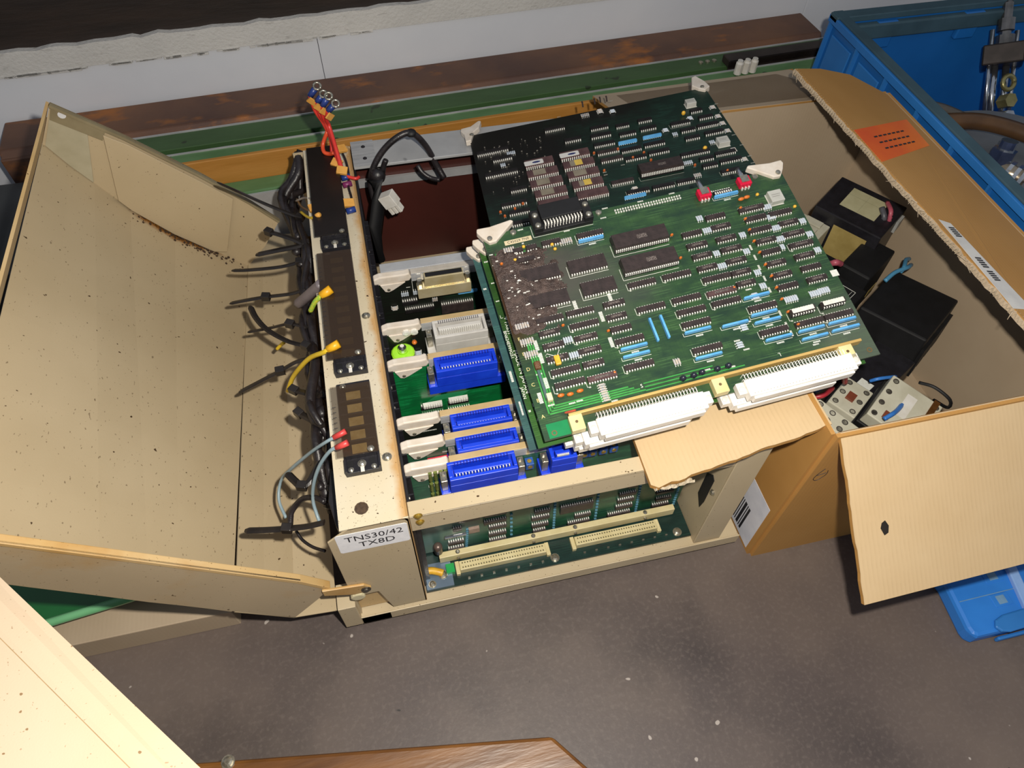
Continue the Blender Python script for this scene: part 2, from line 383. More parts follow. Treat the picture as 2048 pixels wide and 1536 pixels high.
# black card guides on the left inside wall, with rivets
gb = MB().box(X0 + .0003, X0 + .0022, .252, .692, .032, .196)
for yy in [0.282, 0.303, 0.326, 0.3875, 0.4295, 0.494, 0.26, 0.348, 0.367, 0.408, 0.451, 0.472, 0.515, 0.537, 0.558, 0.58]: gb.box(X0 + .0022, X0 + .006, yy - .003, yy - .0018, .034, .192).box(X0 + .0022, X0 + .006, yy + .0034, yy + .0046, .034, .192)
gb.build('card_guide_plate', BLK, ch)
for k in range(15): MB().lathe((X0 + .0021, .262 + k*.0215, .190), (1, 0, 0), [(0, .0018), (.0008, .0016), (.0012, .0008)], 0, 8).build('rivet', STEEL, ch)
MB().box(X1 - .0022, X1 - .0003, .302, .692, .032, .196).build('card_guide_plate', BLK, ch)
# backplane and its connectors
BPM = pcb('backplane_green', '#16302c', '#0f2421', '#1f4036')
MB().box(X0 + .001, X1 - .001, .2455, .60, .030, .032).build('backplane', BPM, ch)
for (a, b) in ((.0214, .1056), (.1353, .2185)):
    c = MB().box(a, b, .2565, .2655, .032, .0405).box(a - .004, a, .2545, .2675, .032, .037).box(b, b + .004, .2545, .2675, .032, .037)
    q = c.build('backplane_socket', CREAM, ch, bevel=.0005)
    d = MB()
    for k in range(32):
        xx = a + .003 + (b - a - .006) * k / 31
        for yy in (.2588, .2632): d.box(xx - .0006, xx + .0006, yy - .0007, yy + .0007, .0405, .0407)
    d.build('contact_holes', mat('contact_hole', '#6f6748', '#5c553b', 300, .6), q)
    s = MB()
    for k in range(8): s.box(a + .012*k + .006, a + .012*k + .0082, .2500, .2512, .032, .0342)
    s.build('solder_tails', STEEL, q)
MB().box(.0085, .0165, .2575, .2665, .032, .0375).build('green_key', mat('green_plastic', '#1f9c4e', '#188a42', 100, .4), ch)
MB().box(-.0122, .0135, .2466, .2715, .0322, .0335).build('earth_plate', mat('blue_grey_plate', '#6d7f93', '#5b6d80', 30, .4, .5), ch)
for p in ((.0048, .2585, .0335), (.1130, .2520, .032), (.2385, .2515, .032)): screw(*p, r=.0036)
screw(-.0065, .2512, .0335, .0030)
MB().tube(spl([(-.0135, .262, .040), (-.006, .2625, .0395), (.001, .2605, .0375), (.005, .2585, .037)], 4), .0036, 0, 8).build('yellow_crimp_lug', YEL, ch, smooth=True)
# ------------------------------------------------------------------ terminal blocks on the post
SMOKE = clear('smoked_cover', '#3a2c20', .66, .2); SMOKE2 = clear('smoked_cover_pale', '#4a3a2a', .36, .2)
TBG = mat('contact_tan', '#d9b878', '#bd9854', 160, .4, .1)
def tblock(y0, y1, n, dark, cover):
    x0, x1 = -.0548, -.0278; zb = .2042
    b = MB().box(x0, x1, y0, y1, zb, zb + .0055, 0)
    cy0, cy1 = y0 + .013, y1 - .009
    for k in range(n + 1):
        yy = cy0 + (cy1 - cy0) * k / n; b.box(x0 + .0015, x1 - .0015, yy - .0006, yy + .0006, zb + .0055, zb + .0105, 0)
    b.box(x0, x0 + .0018, y0, cy0 - .001, zb + .0055, zb + .008, 0).box(x1 - .0018, x1, y0, cy0 - .001, zb + .0055, zb + .008, 0)
    t = b.build('terminal_block', BLK, ch, bevel=.0004)
    for k in range(n):
        ya = cy0 + (cy1 - cy0) * (k + .15) / n; yb = cy0 + (cy1 - cy0) * (k + .85) / n
        MB().box(x0 + .007, x1 - .0085, ya, yb, zb + .0055, zb + .0072).build('contact_plate', TBG, t)
    if dark: MB().box(x0 - .0045, x1 + .0002, cy0 - .0012, y1 + .001, zb + .0110, zb + .0122).build('black_cover', mat('black_cover', '#17120f', '#1e1714', 30, .28), t, bevel=.0004)
    else: MB().box(x0 - .0045, x1 + .0002, cy0 - .0012, cy1 + .002, zb + .0110, zb + .0122).build('smoked_cover', cover, t)
    for (sx, sy) in ((x1 - .0055, cy0 + .0015), (x0 + .005, y1 - .0035)): screw(sx, sy, zb + .0122 if sy < cy1 else zb + .0056, .0021, par=t, nm='cover_screw')
    mx = (x0 + x1) / 2 - .0005
    screw(mx, y0 + .0065, zb + .0055, .0027, par=t, nm='fixing_screw')
    MB().box(mx - .0014, mx + .0014, y0 - .0005, y0 + .0040, zb + .0055, zb + .0062).build('fixing_slot', WHT, t)
    for sx in (x0 + .0045, x1 - .0060): MB().box(sx - .002, sx + .0022, y0 + .0055, y0 + .0105, zb + .0055, zb + .0058).build('square_hole', BLKM, t)
    for sx in (x0 + .0045, x1 - .0052): screw(sx, y0 + .0028, zb + .0055, .0017, par=t, nm='rivet')
    return t
tb1 = tblock(.5322, .6848, 9, True, None); tb2 = tblock(.3785, .5268, 10, False, SMOKE); tb3 = tblock(.2820, .3678, 5, False, SMOKE2)
# printed scale along the covers
for (y0, y1, n) in ((.300, .345, 9), (.395, .505, 20)):
    b = MB()
    for k in range(n): b.box(-.0590, -.0562, y0 + (y1-y0)*k/n, y0 + (y1-y0)*k/n + .0005, .21645, .21655)
    b.build('printed_numbers', TXT, ch)

# ------------------------------------------------------------------ electronic components (local: x along, y across, z up from the board)
CACHE = {}
def dip(n, kind):
    """dual in-line chip mesh: origin at the left end of the front pin row; kind n/t narrow, w wide, W large socketed, p ceramic, s socketed with label, e EPROM, d dark"""
    k = (n, kind)
    if k in CACHE: return CACHE[k]
    pitch = {'W': 1.75}.get(kind, 2.15); L = n * pitch; wd = {'w': 13.5, 'W': 15.0, 'e': 11.5}.get(kind, 5.6)
    base, top = {'W': (2.6, 8.2), 's': (3.4, 7.4), 'e': (1.6, 4.6), 'w': (.6, 3.6)}.get(kind, (.5, 3.2))
    b = MB(); e = .55
    cm = 0
    b.box(-.1*mm, (L+.1)*mm, .5*mm, (wd-.5)*mm, base*mm, top*mm, cm, None, .25*mm, .35*mm)
    if kind in 'Ws': b.box(0, L*mm, .2*mm, (wd-.2)*mm, .2*mm, base*mm, 3)
    mid = (base + top) / 2
    for i in range(n):
        x = (i + .5) * pitch
        for (ya, yb, sg) in ((.62, -.35, -1), (wd-.62, wd+.35, 1)):
            xa, xb = (x - .52)*mm, (x + .52)*mm; z1 = mid*mm; z0 = (base if kind in 'Ws' else 0)*mm
            vs = [(xa, ya*mm, z1), (xb, ya*mm, z1), (xb, yb*mm, z1 - .25*mm), (xa, yb*mm, z1 - .25*mm), (xb, (yb+.1*sg)*mm, z0), (xa, (yb+.1*sg)*mm, z0)]
            b.add(vs, [(0, 1, 2, 3), (3, 2, 4, 5)], 1)
    if kind in 'tp': b.box(L*.24*mm, L*.76*mm, (wd*.34)*mm, (wd*.66)*mm, top*mm, (top+.02)*mm, 2)
    if kind == 'W': b.box(L*.44*mm, L*.62*mm, (wd*.36)*mm, (wd*.62)*mm, top*mm, (top+.02)*mm, 2)
    if kind == 's': b.box(.4*mm, (L-1.2)*mm, .9*mm, (wd-.9)*mm, top*mm, (top+.08)*mm, 4)
    if kind == 'p': b.ball(((L-1.5)*mm, (wd*.62)*mm, top*mm), .9*mm, .9*mm, .15*mm, 5, 8, 4)
    body = {'p': CHIPP, 'd': CHIPB, 'e': CHIPP}.get(kind, CHIP)
    CACHE[k] = b.mesh('chip', [body, PIN, PRINT, CHIPB, SILK, ORNG]); return CACHE[k]
def chips(par, rows, flip=False, z=0):
    """rows: (x0, x1, y, kind) in mm; flip puts the body below the given pin row"""
    for (x0, x1, y, k) in rows:
        pitch = 1.75 if k == 'W' else 2.15
        n = max(4, round((x1 - x0) / pitch)); me = dip(n, k)
        wd = {'w': 13.5, 'W': 15.0, 'e': 11.5}.get(k, 5.6)
        o = link('chip', me, par, loc=(x0*mm, (y - (wd if flip else 0))*mm, z))
        o.scale = ((x1 - x0) / (n * pitch), 1, 1)
def sips(par, rows, z=0, flip=False):
    """flat blue resistor networks standing on edge"""
    for (x0, x1, y, k) in rows:
        L = (x1 - x0); key = ('sip', round(L))
        if key not in CACHE:
            b = MB().prism([(0, 1.2), (.6, .9), (L-.2, .9), (L, 1.4), (L, 3.7), (L-.8, 4.4), (.8, 4.4), (0, 3.7)], .9*1, 2.6, axis='y')
            b.v = [(p[0]*mm, p[1]*mm, p[2]*mm) for p in b.v]
            for i in range(int(L / 2.2)): b.box((i*2.2+.6)*mm, (i*2.2+1.5)*mm, 1.3*mm, 1.9*mm, 0, 1.2*mm, 1)
            CACHE[key] = b.mesh('resistor_network', [NETB, PIN])
        link('resistor_network', CACHE[key], par, loc=(x0*mm, y*mm, z))
def discs(par, pts, m, name='disc_capacitor', rx=1.5, ry=1.0, rz=2.0, h=3.0):
    for p in pts:
        key = (name, m.name, rx, ry, rz, h)
        if key not in CACHE:
            b = MB().ball((0, 0, h*mm), rx*mm, ry*mm, rz*mm, 0, 8, 6).box(-.9*mm, -.6*mm, -.15*mm, .15*mm, 0, h*mm*.6, 1).box(.6*mm, .9*mm, -.15*mm, .15*mm, 0, h*mm*.6, 1)
            CACHE[key] = b.mesh(name, [m, PIN], True)
        link(name, CACHE[key], par, loc=(p[0]*mm, p[1]*mm, 0))
def resists(par, pts):
    """clusters of small axial resistors: (x, y, n, vertical, material)"""
    for p in pts:
        x, y, n, vert, m = (list(p) + [4, 0, 0])[:5] if len(p) < 5 else p[:5]
        key = ('res', n, vert, m)
        if key not in CACHE:
            b = MB()
            for i in range(n):
                o_ = (i - (n-1)/2) * 1.9
                P = lambda u, v, z: (u*mm, (o_ + v)*mm, z*mm) if not vert else ((o_ + v)*mm, u*mm, z*mm)
                b.tube([P(-2.6, 0, 1.3), P(-2.1, 0, 1.3), P(2.1, 0, 1.3), P(2.6, 0, 1.3)], [.4*mm, .85*mm, .85*mm, .4*mm], 0, 6)
                b.box(*((-3.4*mm, -2.5*mm, (o_-.3)*mm, (o_+.3)*mm) if not vert else ((o_-.3)*mm, (o_+.3)*mm, -3.4*mm, -2.5*mm)), 0, .5*mm, 1)
                b.box(*((2.5*mm, 3.4*mm, (o_-.3)*mm, (o_+.3)*mm) if not vert else ((o_-.3)*mm, (o_+.3)*mm, 2.5*mm, 3.4*mm)), 0, .5*mm, 1)
            CACHE[key] = b.mesh('resistor_array', [RESI if m else RESB, PIN])
        link('resistor_array', CACHE[key], par, loc=(x*mm, y*mm, 0))
def silk(par, items, name='silkscreen', m=None, z=.00006):
    """flat white print: ('o', x0, x1, y0, y1) outline, ('b', x0, x1, y0, y1) broken bar of characters, ('l', x0, y0, x1, y1) line; mm"""
    b = MB()
    def R(x0, x1, y0, y1): b.box(x0*mm, x1*mm, y0*mm, y1*mm, 0, z, 0)
    for it in items:
        if it[0] == 'o':
            _, x0, x1, y0, y1 = it; t = .35
            R(x0, x1, y0, y0+t); R(x0, x0+t, y0, y1)
        elif it[0] == 'b':
            _, x0, x1, y0, y1 = it; x = x0
            while x < x1:
                w_ = random.uniform(.5, .9); R(x, min(x+w_, x1), y0 + random.uniform(0, .15), y1 - random.uniform(0, .15)); x += w_ + .28
        elif it[0] == 'v':
            _, x0, x1, y0, y1 = it; y = y0
            while y < y1:
                w_ = random.uniform(.5, .9); R(x0, x1, y, min(y+w_, y1)); y += w_ + .28
    o = b.build(name, m or SILK, par); o['kind'] = 'stuff'; return o
def lever(par, pts, hinge, z0=0, th=.0065, nm='ejector_lever'):
    """nylon card ejector: outline in mm on the board plane"""
    o = MB().prism([(a*mm, b_*mm) for a, b_ in pts], z0 - .0030, z0 + th - .003).build(nm, LEVER, par, bevel=.0009)
    MB().lathe((hinge[0]*mm, hinge[1]*mm, z0 + th - .003), (0, 0, 1), [(0, .0024), (.0008, .0022), (.0012, .0011)], 0, 10).build('lever_pin', STEEL, o)
    return o

# ------------------------------------------------------------------ circuit cards standing in the cage
CFR = [[(-0.012, 0.282, 0.03), (1.0, 0.0, 0.0), (-0.0, 0.0, 1.0), (0.0, -1.0, 0.0)], [(-0.012, 0.303, 0.03), (1.0, 0.0, 0.0), (-0.0, 0.0, 1.0), (0.0, -1.0, 0.0)], [(-0.012, 0.326, 0.03), (1.0, 0.0, 0.0), (-0.0, 0.0, 1.0), (0.0, -1.0, 0.0)], [(-0.012, 0.3875, 0.03), (1.0, 0.0, 0.0), (-0.0, 0.0, 1.0), (0.0, -1.0, 0.0)], [(-0.012, 0.4295, 0.03), (1.0, 0.0, 0.0), (-0.0, 0.0, 1.0), (0.0, -1.0, 0.0)], [(-0.012, 0.494, 0.03), (1.0, 0.0, 0.0), (-0.0, 0.0, 1.0), (0.0, -1.0, 0.0)]]
PC1 = pcb('card_green_a', '#1f4a3a', '#2a5a40', '#3f7a58', [(.02, .03, .05, .05, '#6d8a86', .5)])  # pale patch low on card_green_a is reflected sheen painted into the colour
PC2 = pcb('card_green_b', '#0f5a30', '#0c7038', '#1f9a58')
PC3 = pcb('card_green_c', '#123322', '#0f2a1c', '#215a38', [(.03, .13, .07, .07, '#171513', .9)])
def conn(par, x0, x1, m, md, y0=.142, yt=.170, depth=.0175, name='connector', bracket=True, npin=18):
    b = MB()
    if bracket: b.box(x0 - .0075, x1 + .0075, y0 - .004, y0 + .007, .0004, depth - .001, 0)
    b.box(x0, x1, y0 + .007, yt - .009, .0008, depth, 0)
    b.box(x0, x1, yt - .009, yt, depth - .0030, depth, 0).box(x0, x1, yt - .009, yt, .0008, .0036, 0)
    b.box(x0, x0 + .0028, yt - .009, yt, .0036, depth - .003, 0).box(x1 - .0028, x1, yt - .009, yt, .0036, depth - .003, 0)
    b.box(x0 + .0045, x1 - .0045, yt - .009, yt - .0016, .0072, .0112, 0)
    o = b.build(name, m, par, bevel=.0005)
    s = MB()
    for k in range(npin):
        xx = x0 + .006 + (x1 - x0 - .012) * k / (npin - 1)
        s.box(xx - .00045, xx + .00045, yt - .0008, yt + .00005, .0016, .0046, 0).box(xx - .0004, xx + .0004, yt - .0085, yt - .0018, .0113, .0128, 1)
    s.build('contact_slots', [md, PIN], o)
    if bracket:
        for xb in (x0 - .0040, x1 + .0040):
            e = MB().box(xb - .0026, xb + .0026, y0 + .007, yt - .0065, .004, .0135).build('end_bracket', STEEL, o, bevel=.0005)
            MB().lathe((xb, yt - .0065, .0070), (0, 1, 0), [(0, .0017), (.0012, .0016), (.0018, .0008)], 0, 8).lathe((xb, yt - .0065, .0115), (0, 1, 0), [(0, .0015), (.001, .0014)], 0, 8).build('bracket_screw', STEEL, o)
    return o
def card(i, label, m, x_bar=.036, barm=TAN):
    t = thing('circuit_card', label, 'circuit board', frame(*CFR[i]), 'cards standing in the cage')
    MB().box(.0015, .2610, .006, .164, -.0016, 0).build('board', m, t)
    MB().box(x_bar, .2600, .1615, .1682, -.0062, -.0002).build('stiffener_bar', barm, t, bevel=.0004)
    MB().box(x_bar, .2600, .1585, .1678, .0000, .0006).build('bright_rail', ALU, t)
    b = MB().prism([(-.0005, .1615), (.0025, .1590), (.034, .1600), (.0365, .1640), (.0345, .1700), (.030, .1690), (.006, .1695), (.0005, .1675)], -.0062, .0012)
    lv = b.build('ejector_lever', LEVER, t, bevel=.0012)
    MB().prism([(.0055, .1600), (.0300, .1600), (.0175, .1516), (.0130, .1496), (.0095, .1506)], .0004, .0022).build('lever_cheek', LEVER, lv, bevel=.0005)
    MB().lathe((.0132, .1535, .0022), (0, 0, 1), [(0, .0018), (.0008, .0016), (.0012, .0006)], 0, 8).build('lever_pin', STEEL, lv)
    return t
c1 = card(0, 'front circuit card just behind the beige cross bar, with small blue trimmers', PC1)
conn(c1, .0334, .0875, BLU, BLUD)
chips(c1, [(42.0, 57.9, 136.3, 'n'), (61.2, 83.2, 135.1, 'n'), (37.7, 57.8, 67.3, 'n'), (61.5, 82.6, 68.0, 'n'), (61.3, 82.8, 52.8, 'n'), (65.9, 83.0, 39.7, 'n'), (65.7, 83.1, 24.7, 'n'), (66.0, 83.0, 9.8, 'n'), (32.4, 40.8, 52.3, 'n'), (26.5, 42.0, 23.6, 'n'), (25.7, 41.5, 9.8, 'n'), (108.9, 124.9, 68.1, 'n'), (109.6, 124.8, 52.6, 'n'), (107.3, 124.8, 39.9, 'n'), (107.9, 124.8, 24.1, 'n'), (109.8, 122.6, 10.7, 'n'), (148.5, 166.6, 67.1, 'n'), (134.7, 167.0, 51.3, 'w'), (150.8, 167.3, 25.9, 'n'), (144.8, 167.5, 11.7, 'n'), (199.1, 208.3, 68.1, 'n'), (192.4, 209.4, 52.9, 'n'), (192.3, 209.1, 40.1, 'n'), (192.3, 209.8, 26.4, 'n'), (185.9, 209.6, 11.9, 'n'), (231.8, 249.8, 41.1, 'n'), (234.2, 250.5, 25.7, 'n'), (232.4, 250.2, 12.7, 'n'), (227.9, 250.8, -3.1, 'n')], flip=True)
conn(c1, 0.1148, 0.1356, BLU, BLUD, npin=9)
TRIM = mat('trimmer_blue', '#2c5aa8', '#24498c', 100, .4)
for p in [(100.2, 150.1), (146.3, 151.6), (153.4, 151.4), (162.7, 151.3), (171.8, 151.2)]:
    t = MB().box((p[0]-3.4)*mm, (p[0]+3.4)*mm, (p[1]-5.6)*mm, (p[1]+2.4)*mm, 0, 7*mm).build('trimmer', TRIM, c1, bevel=.0004)
    MB().lathe((p[0]*mm, (p[1]+2.4)*mm, 3.6*mm), (0, 1, 0), [(0, .0019), (.0005, .0018)], 0, 10).lathe((p[0]*mm, (p[1]-1.5)*mm, 7*mm), (0, 0, 1), [(0, .0021), (.0005, .002)], 0, 10).build('trimmer_screw', BRASS, t)
# bottom stiffener with bolts, silver can, fuse, blue decoupling chains, green resistor stack
st = MB().box(.016, .2525, .004, .0155, .006, .012).build('card_stiffener', CREAM, c1, bevel=.0005)
for xx in (.034, .108, .150, .222): MB().lathe((xx, .0135, .0092), (0, 1, 0), [(0, .002), (.003, .0022), (.004, .0012)], 0, 8).lathe((xx, .010, .012), (0, 0, 1), [(0, .0016), (.002, .0014)], 0, 8).build('stud', STEEL, st)
x_, y_ = (0.1998, -0.0068)
MB().tube([(x_ - .011, y_, .006), (x_ - .0105, y_, .006), (x_ + .0105, y_, .006), (x_ + .011, y_, .006)], [.002, .0034, .0034, .002], 0, 10).build('metal_can', ALU, c1, smooth=True)
x_, y_ = (0.034, 0.0413)
MB().tube([(x_ - .010, y_, .004), (x_ + .010, y_, .004)], .0016, 0, 8).build('fuse', CHROME, c1)
CHN = mat('blue_green_caps', '#5f93a2', '#3f6f8a', 500, .45)
for (xa, ya, xb, yb) in [(0.0869, 0.0726, 0.0886, -0.0266), (0.1287, 0.0626, 0.1311, -0.0015), (0.1704, 0.065, 0.1745, -0.0078), (0.2121, 0.0617, 0.2164, 0.003), (0.2553, 0.0361, 0.2583, -0.018), (0.0454, 0.0415, 0.0427, -0.0093)]:
    b = MB()
    for k in range(12):
        f = k / 11; b.box(xa + (xb-xa)*f - .0008, xa + (xb-xa)*f + .0016, ya + (yb-ya)*f - .0010, ya + (yb-ya)*f + .0012, 0, .0014)
    b.build('capacitor_chain', CHN, c1)
b = MB()
for k in range(6):
    for j in range(4): b.tube([(.0195 + k*.0042, .098 + j*.017, .002), (.0195 + k*.0042, .110 + j*.017, .002)], .0016, 0, 6)
b.build('resistor_stack', mat('olive_resistors', '#4d5a24', '#6b7434', 300, .5), c1)
silk(c1, [('b', 18, 30, 139, 140.5), ('b', 31, 43, 140.5, 142)] + [('o', 17 + 4.5*k, 21 + 4.5*k, 134, 138) for k in range(6)] + [('o', 118, 142, 133, 138), ('o', 196, 210, 148, 158)])
MB().box(.0785, .0805, .112, .140, .0005, .0025).box(.0785, .083, .095, .112, .0005, .0025).build('orange_strap', ORNG, c1)
x_, y_ = (0.0519, 0.0405)
MB().box(x_ - .005, x_ + .005, y_ - .004, y_ + .004, 0, .003).build('resistor_pack', mat('pinkish_pack', '#a08a7c', '#8a766a', 300, .5), c1)
x_, y_ = (0.0164, 0.0265)
MB().lathe((x_, y_ - .008, .006), (0, 1, 0), [(0, .0042), (.012, .0042), (.014, .003)], 0, 12).build('power_transistor', mat('dark_can', '#5a4a44', '#6f5f58', 100, .35, .4), c1, smooth=True)

c2 = card(1, 'second circuit card from the front, with a blue connector', PC1)
conn(c2, .044, .0939, BLU, BLUD, depth=.0147)
MB().box(.020, .046, .138, .146, .0005, .006).build('red_component', REDP, c2)
silk(c2, [('b', 33, 40, 150, 151.5), ('v', 38, 39, 140, 152)])
c3 = card(2, 'third circuit card from the front, with a blue connector and a yellowed lever', PC3)
conn(c3, .0437, .0935, BLU, BLUD, depth=.0155)
silk(c3, [('b', 20, 32, 150, 151.5)])
c4 = card(3, 'bare bright green circuit card with a blue connector, below the lime battery', PC2)
conn(c4, .0403, .0941, BLU, BLUD)
chips(c4, [(23.4, 43.9, 101.6, 'd'), (49.2, 69.2, 102.3, 'd'), (23.5, 44.7, 87.3, 'd'), (48.4, 70.4, 88.7, 'd')], flip=True)
b = MB()
for k in range(14):
    for j in range(2): b.add([((.030 + k*.0023)*1, .115 - j*.010, .0001), ((.031 + k*.0023)*1, .115 - j*.010, .0001), (.049 + k*.0023, .129 - j*.010, .0001), (.048 + k*.0023, .129 - j*.010, .0001)], [(0, 1, 2, 3)])
b.build('copper_traces', mat('light_traces', '#3fae7c', '#339a6c', 200, .45), c4)['kind'] = 'stuff'
ax, ay = (0.0346, 0.1053); bx, by = (0.0589, 0.1069)
for (qx, qy) in ((ax, ay), (bx, by)):
    b = MB().box(qx - .009, qx + .009, qy - .002, qy + .003, .003, .006)
    for k in range(8): b.box(qx - .0085 + k*.0022, qx - .0068 + k*.0022, qy + .0005, qy + .0035, .006, .0085)
    b.build('pin_header', PIN, c4)
c5 = card(4, 'circuit card with a pale grey connector and a lime green battery', PC3)
conn(c5, .0455, .0936, CONG, mat('grey_slot', '#77757a', '#5f5d62', 100, .5), depth=.022, npin=20)
x_, y_ = (0.0158, 0.1451)
bt = MB().lathe((x_, y_ - .018, .010), (0, 1, 0), [(0, .0095), (.001, .0108), (.017, .0108), (.018, .0095), (.018, .0045), (.0205, .0045)], 0, 16).build('battery', mat('lime_battery', '#a8e63a', '#92d62c', 80, .35), c5, smooth=False)
MB().lathe((x_, y_ + .0025, .010), (0, 1, 0), [(0, .004), (.004, .0038), (.006, .002)], 0, 10).build('battery_cap', CHROME, bt)
MB().box(x_ - .004, x_ + .006, y_ - .0095, y_ - .0085, .0192, .0196).box(x_ - .003, x_ + .005, y_ - .012, y_ - .011, .0192, .0196).build('battery_print', mat('green_print', '#2f7a1c', '#2f7a1c', 100, .5), bt)
discs(c5, [(27.7, 148.1), (82.1, 146.7)], ORNG, rx=2.6, ry=2.2, rz=2.6, h=3.6)
for p in [(21.6, 161.0), (28.9, 160.6)]: MB().lathe((p[0]*mm, p[1]*mm, 0), (0, 0, 1), [(0, .0036), (.003, .0036), (.0035, .002)], 0, 10).build('trimmer_capacitor', PIN, c5)
for p in [(58.4, 135.4), (67.5, 134.6)]: link('chip', dip(10, 'd'), c5, loc=(p[0]*mm, (p[1]-12)*mm, 0)).rotation_euler = (0, 0, math.pi/2)
x_, y_ = (0.0537, 0.1352)
MB().box(x_ - .001, x_ + .001, y_ - .010, y_ + .010, .0005, .005).build('resistor_network', NETB, c5)
resists(c5, [(30, 128, 4, 0, 0), (38, 122, 4, 0, 1), (44, 130, 3, 0, 0)])
silk(c5, [('o', 12, 24, 116, 130), ('b', 70, 80, 135, 136.5), ('o', 68, 84, 126, 134)])
c6 = card(5, 'sooty black circuit card at the rear with a gold edged connector', PC3, barm=mat('grey_stiffener', '#b3aca2', '#9c958a', 40, .45))
MB().box(.008, .1060, .1640, .1690, -.018, -.0062).build('rear_bracket', ALU, c6, bevel=.0005)
GOLD = mat('gold_shell', '#ddd0ac', '#c9b888', 60, .3, .5)
dsub = MB().box(.0400, .0925, .143, .156, .0005, .0110).prism([(.047, .156), (.0865, .156), (.0855, .1685), (.048, .1685)], .0012, .0095).build('connector', GOLD, c6, bevel=.0006)
MB().box(.0490, .0845, .1685, .1692, .0028, .0080).build('connector_insert', BLKM, dsub)
for xx in (.0432, .0898): MB().lathe((xx, .156, .0055), (0, 1, 0), [(0, .0028), (.008, .0028), (.008, .0016)], 0, 6).build('jack_post', STEEL, dsub)
chips(c6, [(49.7, 65.3, 147.3, 'd'), (79.4, 94.0, 146.6, 'd'), (23.8, 39.4, 133.5, 'd'), (25.3, 55.2, 121.3, 'd'), (62.1, 95.4, 120.6, 'w')], flip=True)
sips(c6, [(79.8, 99.8, 133.2, 'n')])
resists(c6, [(27.7, 142.6, 4, 1, 0), (39.5, 142.8, 4, 1, 0), (71.7, 137.9, 3, 1, 0), (56.5, 129.0, 3, 1, 1), (15.8, 125.1, 3, 0, 1)])
silk(c6, [('b', 30, 34, 150, 151), ('o', 36, 92, 140, 158)])

# ------------------------------------------------------------------ loose boards stacked on the cage and the carton
FA_, FB_, FB2_, FD_ = [(0.0933, 0.26, 0.24), (0.99621, 0.02906, 0.08204), (-0.04439, 0.98045, 0.1917), (-0.07487, -0.19461, 0.97802)], [(0.09, 0.2637, 0.2251), (0.99621, 0.02906, 0.08204), (-0.04439, 0.98045, 0.1917), (-0.07487, -0.19461, 0.97802)], [(0.0854, 0.271, 0.2114), (0.99621, 0.02906, 0.08204), (-0.04439, 0.98045, 0.1917), (-0.07487, -0.19461, 0.97802)], [(0.1062, 0.4815, 0.2171), (0.9903, -0.0514, 0.12906), (0.05763, 0.99732, -0.04504), (-0.1264, 0.05204, 0.99061)]
PCA = pcb('board_green_top', '#22392b', '#324f2f', '#46683f', [(.030, .135, .075, .045, '#4a4441', .85), (.002, .120, .020, .060, '#3a2412', .95), (.080, .115, .060, .05, '#4d5148', .5), (.26, .02, .05, .05, '#5d6258', .55)], .33)  # last patch paints flash glare into the front right corner; the others are burn stains
PCB_ = pcb('board_green_mid', '#2f5c22', '#26481c', '#43702e', [(.002, .11, .012, .09, '#1c2a12', .5)])
PCB2 = pcb('board_green_low', '#2b4a4a', '#345555', '#3c6a60')
PCD = pcb('board_green_burnt', '#14261f', '#172d23', '#23453a', [(.03, .15, .13, .12, '#12100e', .96), (.15, .21, .09, .05, '#14130f', .9)], .4)
DW, DD = .2689, .1888
def loose(label, F, m, W, D, holes=True):
    t = thing('circuit_board', label, 'circuit board', frame(*F), 'loose circuit boards stacked on the cage')
    MB().box(0, W, 0, D, -.0017, 0).build('board', m, t)
    return t
def dinc(par, x0, x1, y0=-.0100, name='edge_connector'):
    """white three-row edge connector with its pins"""
    b = MB().box(x0, x1, y0, .0035, .0002, .0105).box(x0 - .006, x0, y0 + .004, .0035, .0002, .0075).box(x1, x1 + .006, y0 + .004, .0035, .0002, .0075).box(x0 + .003, x1 - .003, y0 - .0022, y0, .0012, .0090)
    o = b.build(name, CONW, par, bevel=.0005)
    p = MB(); n = 32
    for k in range(n):
        xx = x0 + .003 + (x1 - x0 - .006) * k / (n - 1)
        p.tube([(xx, .0035, .0075), (xx, .0085, .0075), (xx, .0095, .0065), (xx, .0095, 0)], .00042, 0, 4).tube([(xx, .0035, .0045), (xx, .0060, .0045), (xx, .0066, .0035), (xx, .0066, 0)], .00042, 0, 4)
    p.build('connector_pins', PIN, o)
    s = MB()
    for k in range(n):
        xx = x0 + .004 + (x1 - x0 - .008) * k / (n - 1); s.box(xx - .0003, xx + .0003, y0 + .0015, y0 + .0022, .0105, .0106)
    s.build('row_marks', mat('connector_mark', '#b9b2a6', '#a39c90', 200, .5), o)
    for xx in (x0 - .003, x1 + .003): MB().lathe((xx, -.002, .0075), (0, 0, 1), [(0, .0024), (.0008, .0024), (.0012, .0012)], 0, 10).build('connector_rivet', WHT, o)
    return o
A = loose('topmost green circuit board of the loose stack, packed with chips, two red switches', FA_, PCA, DW, DD)
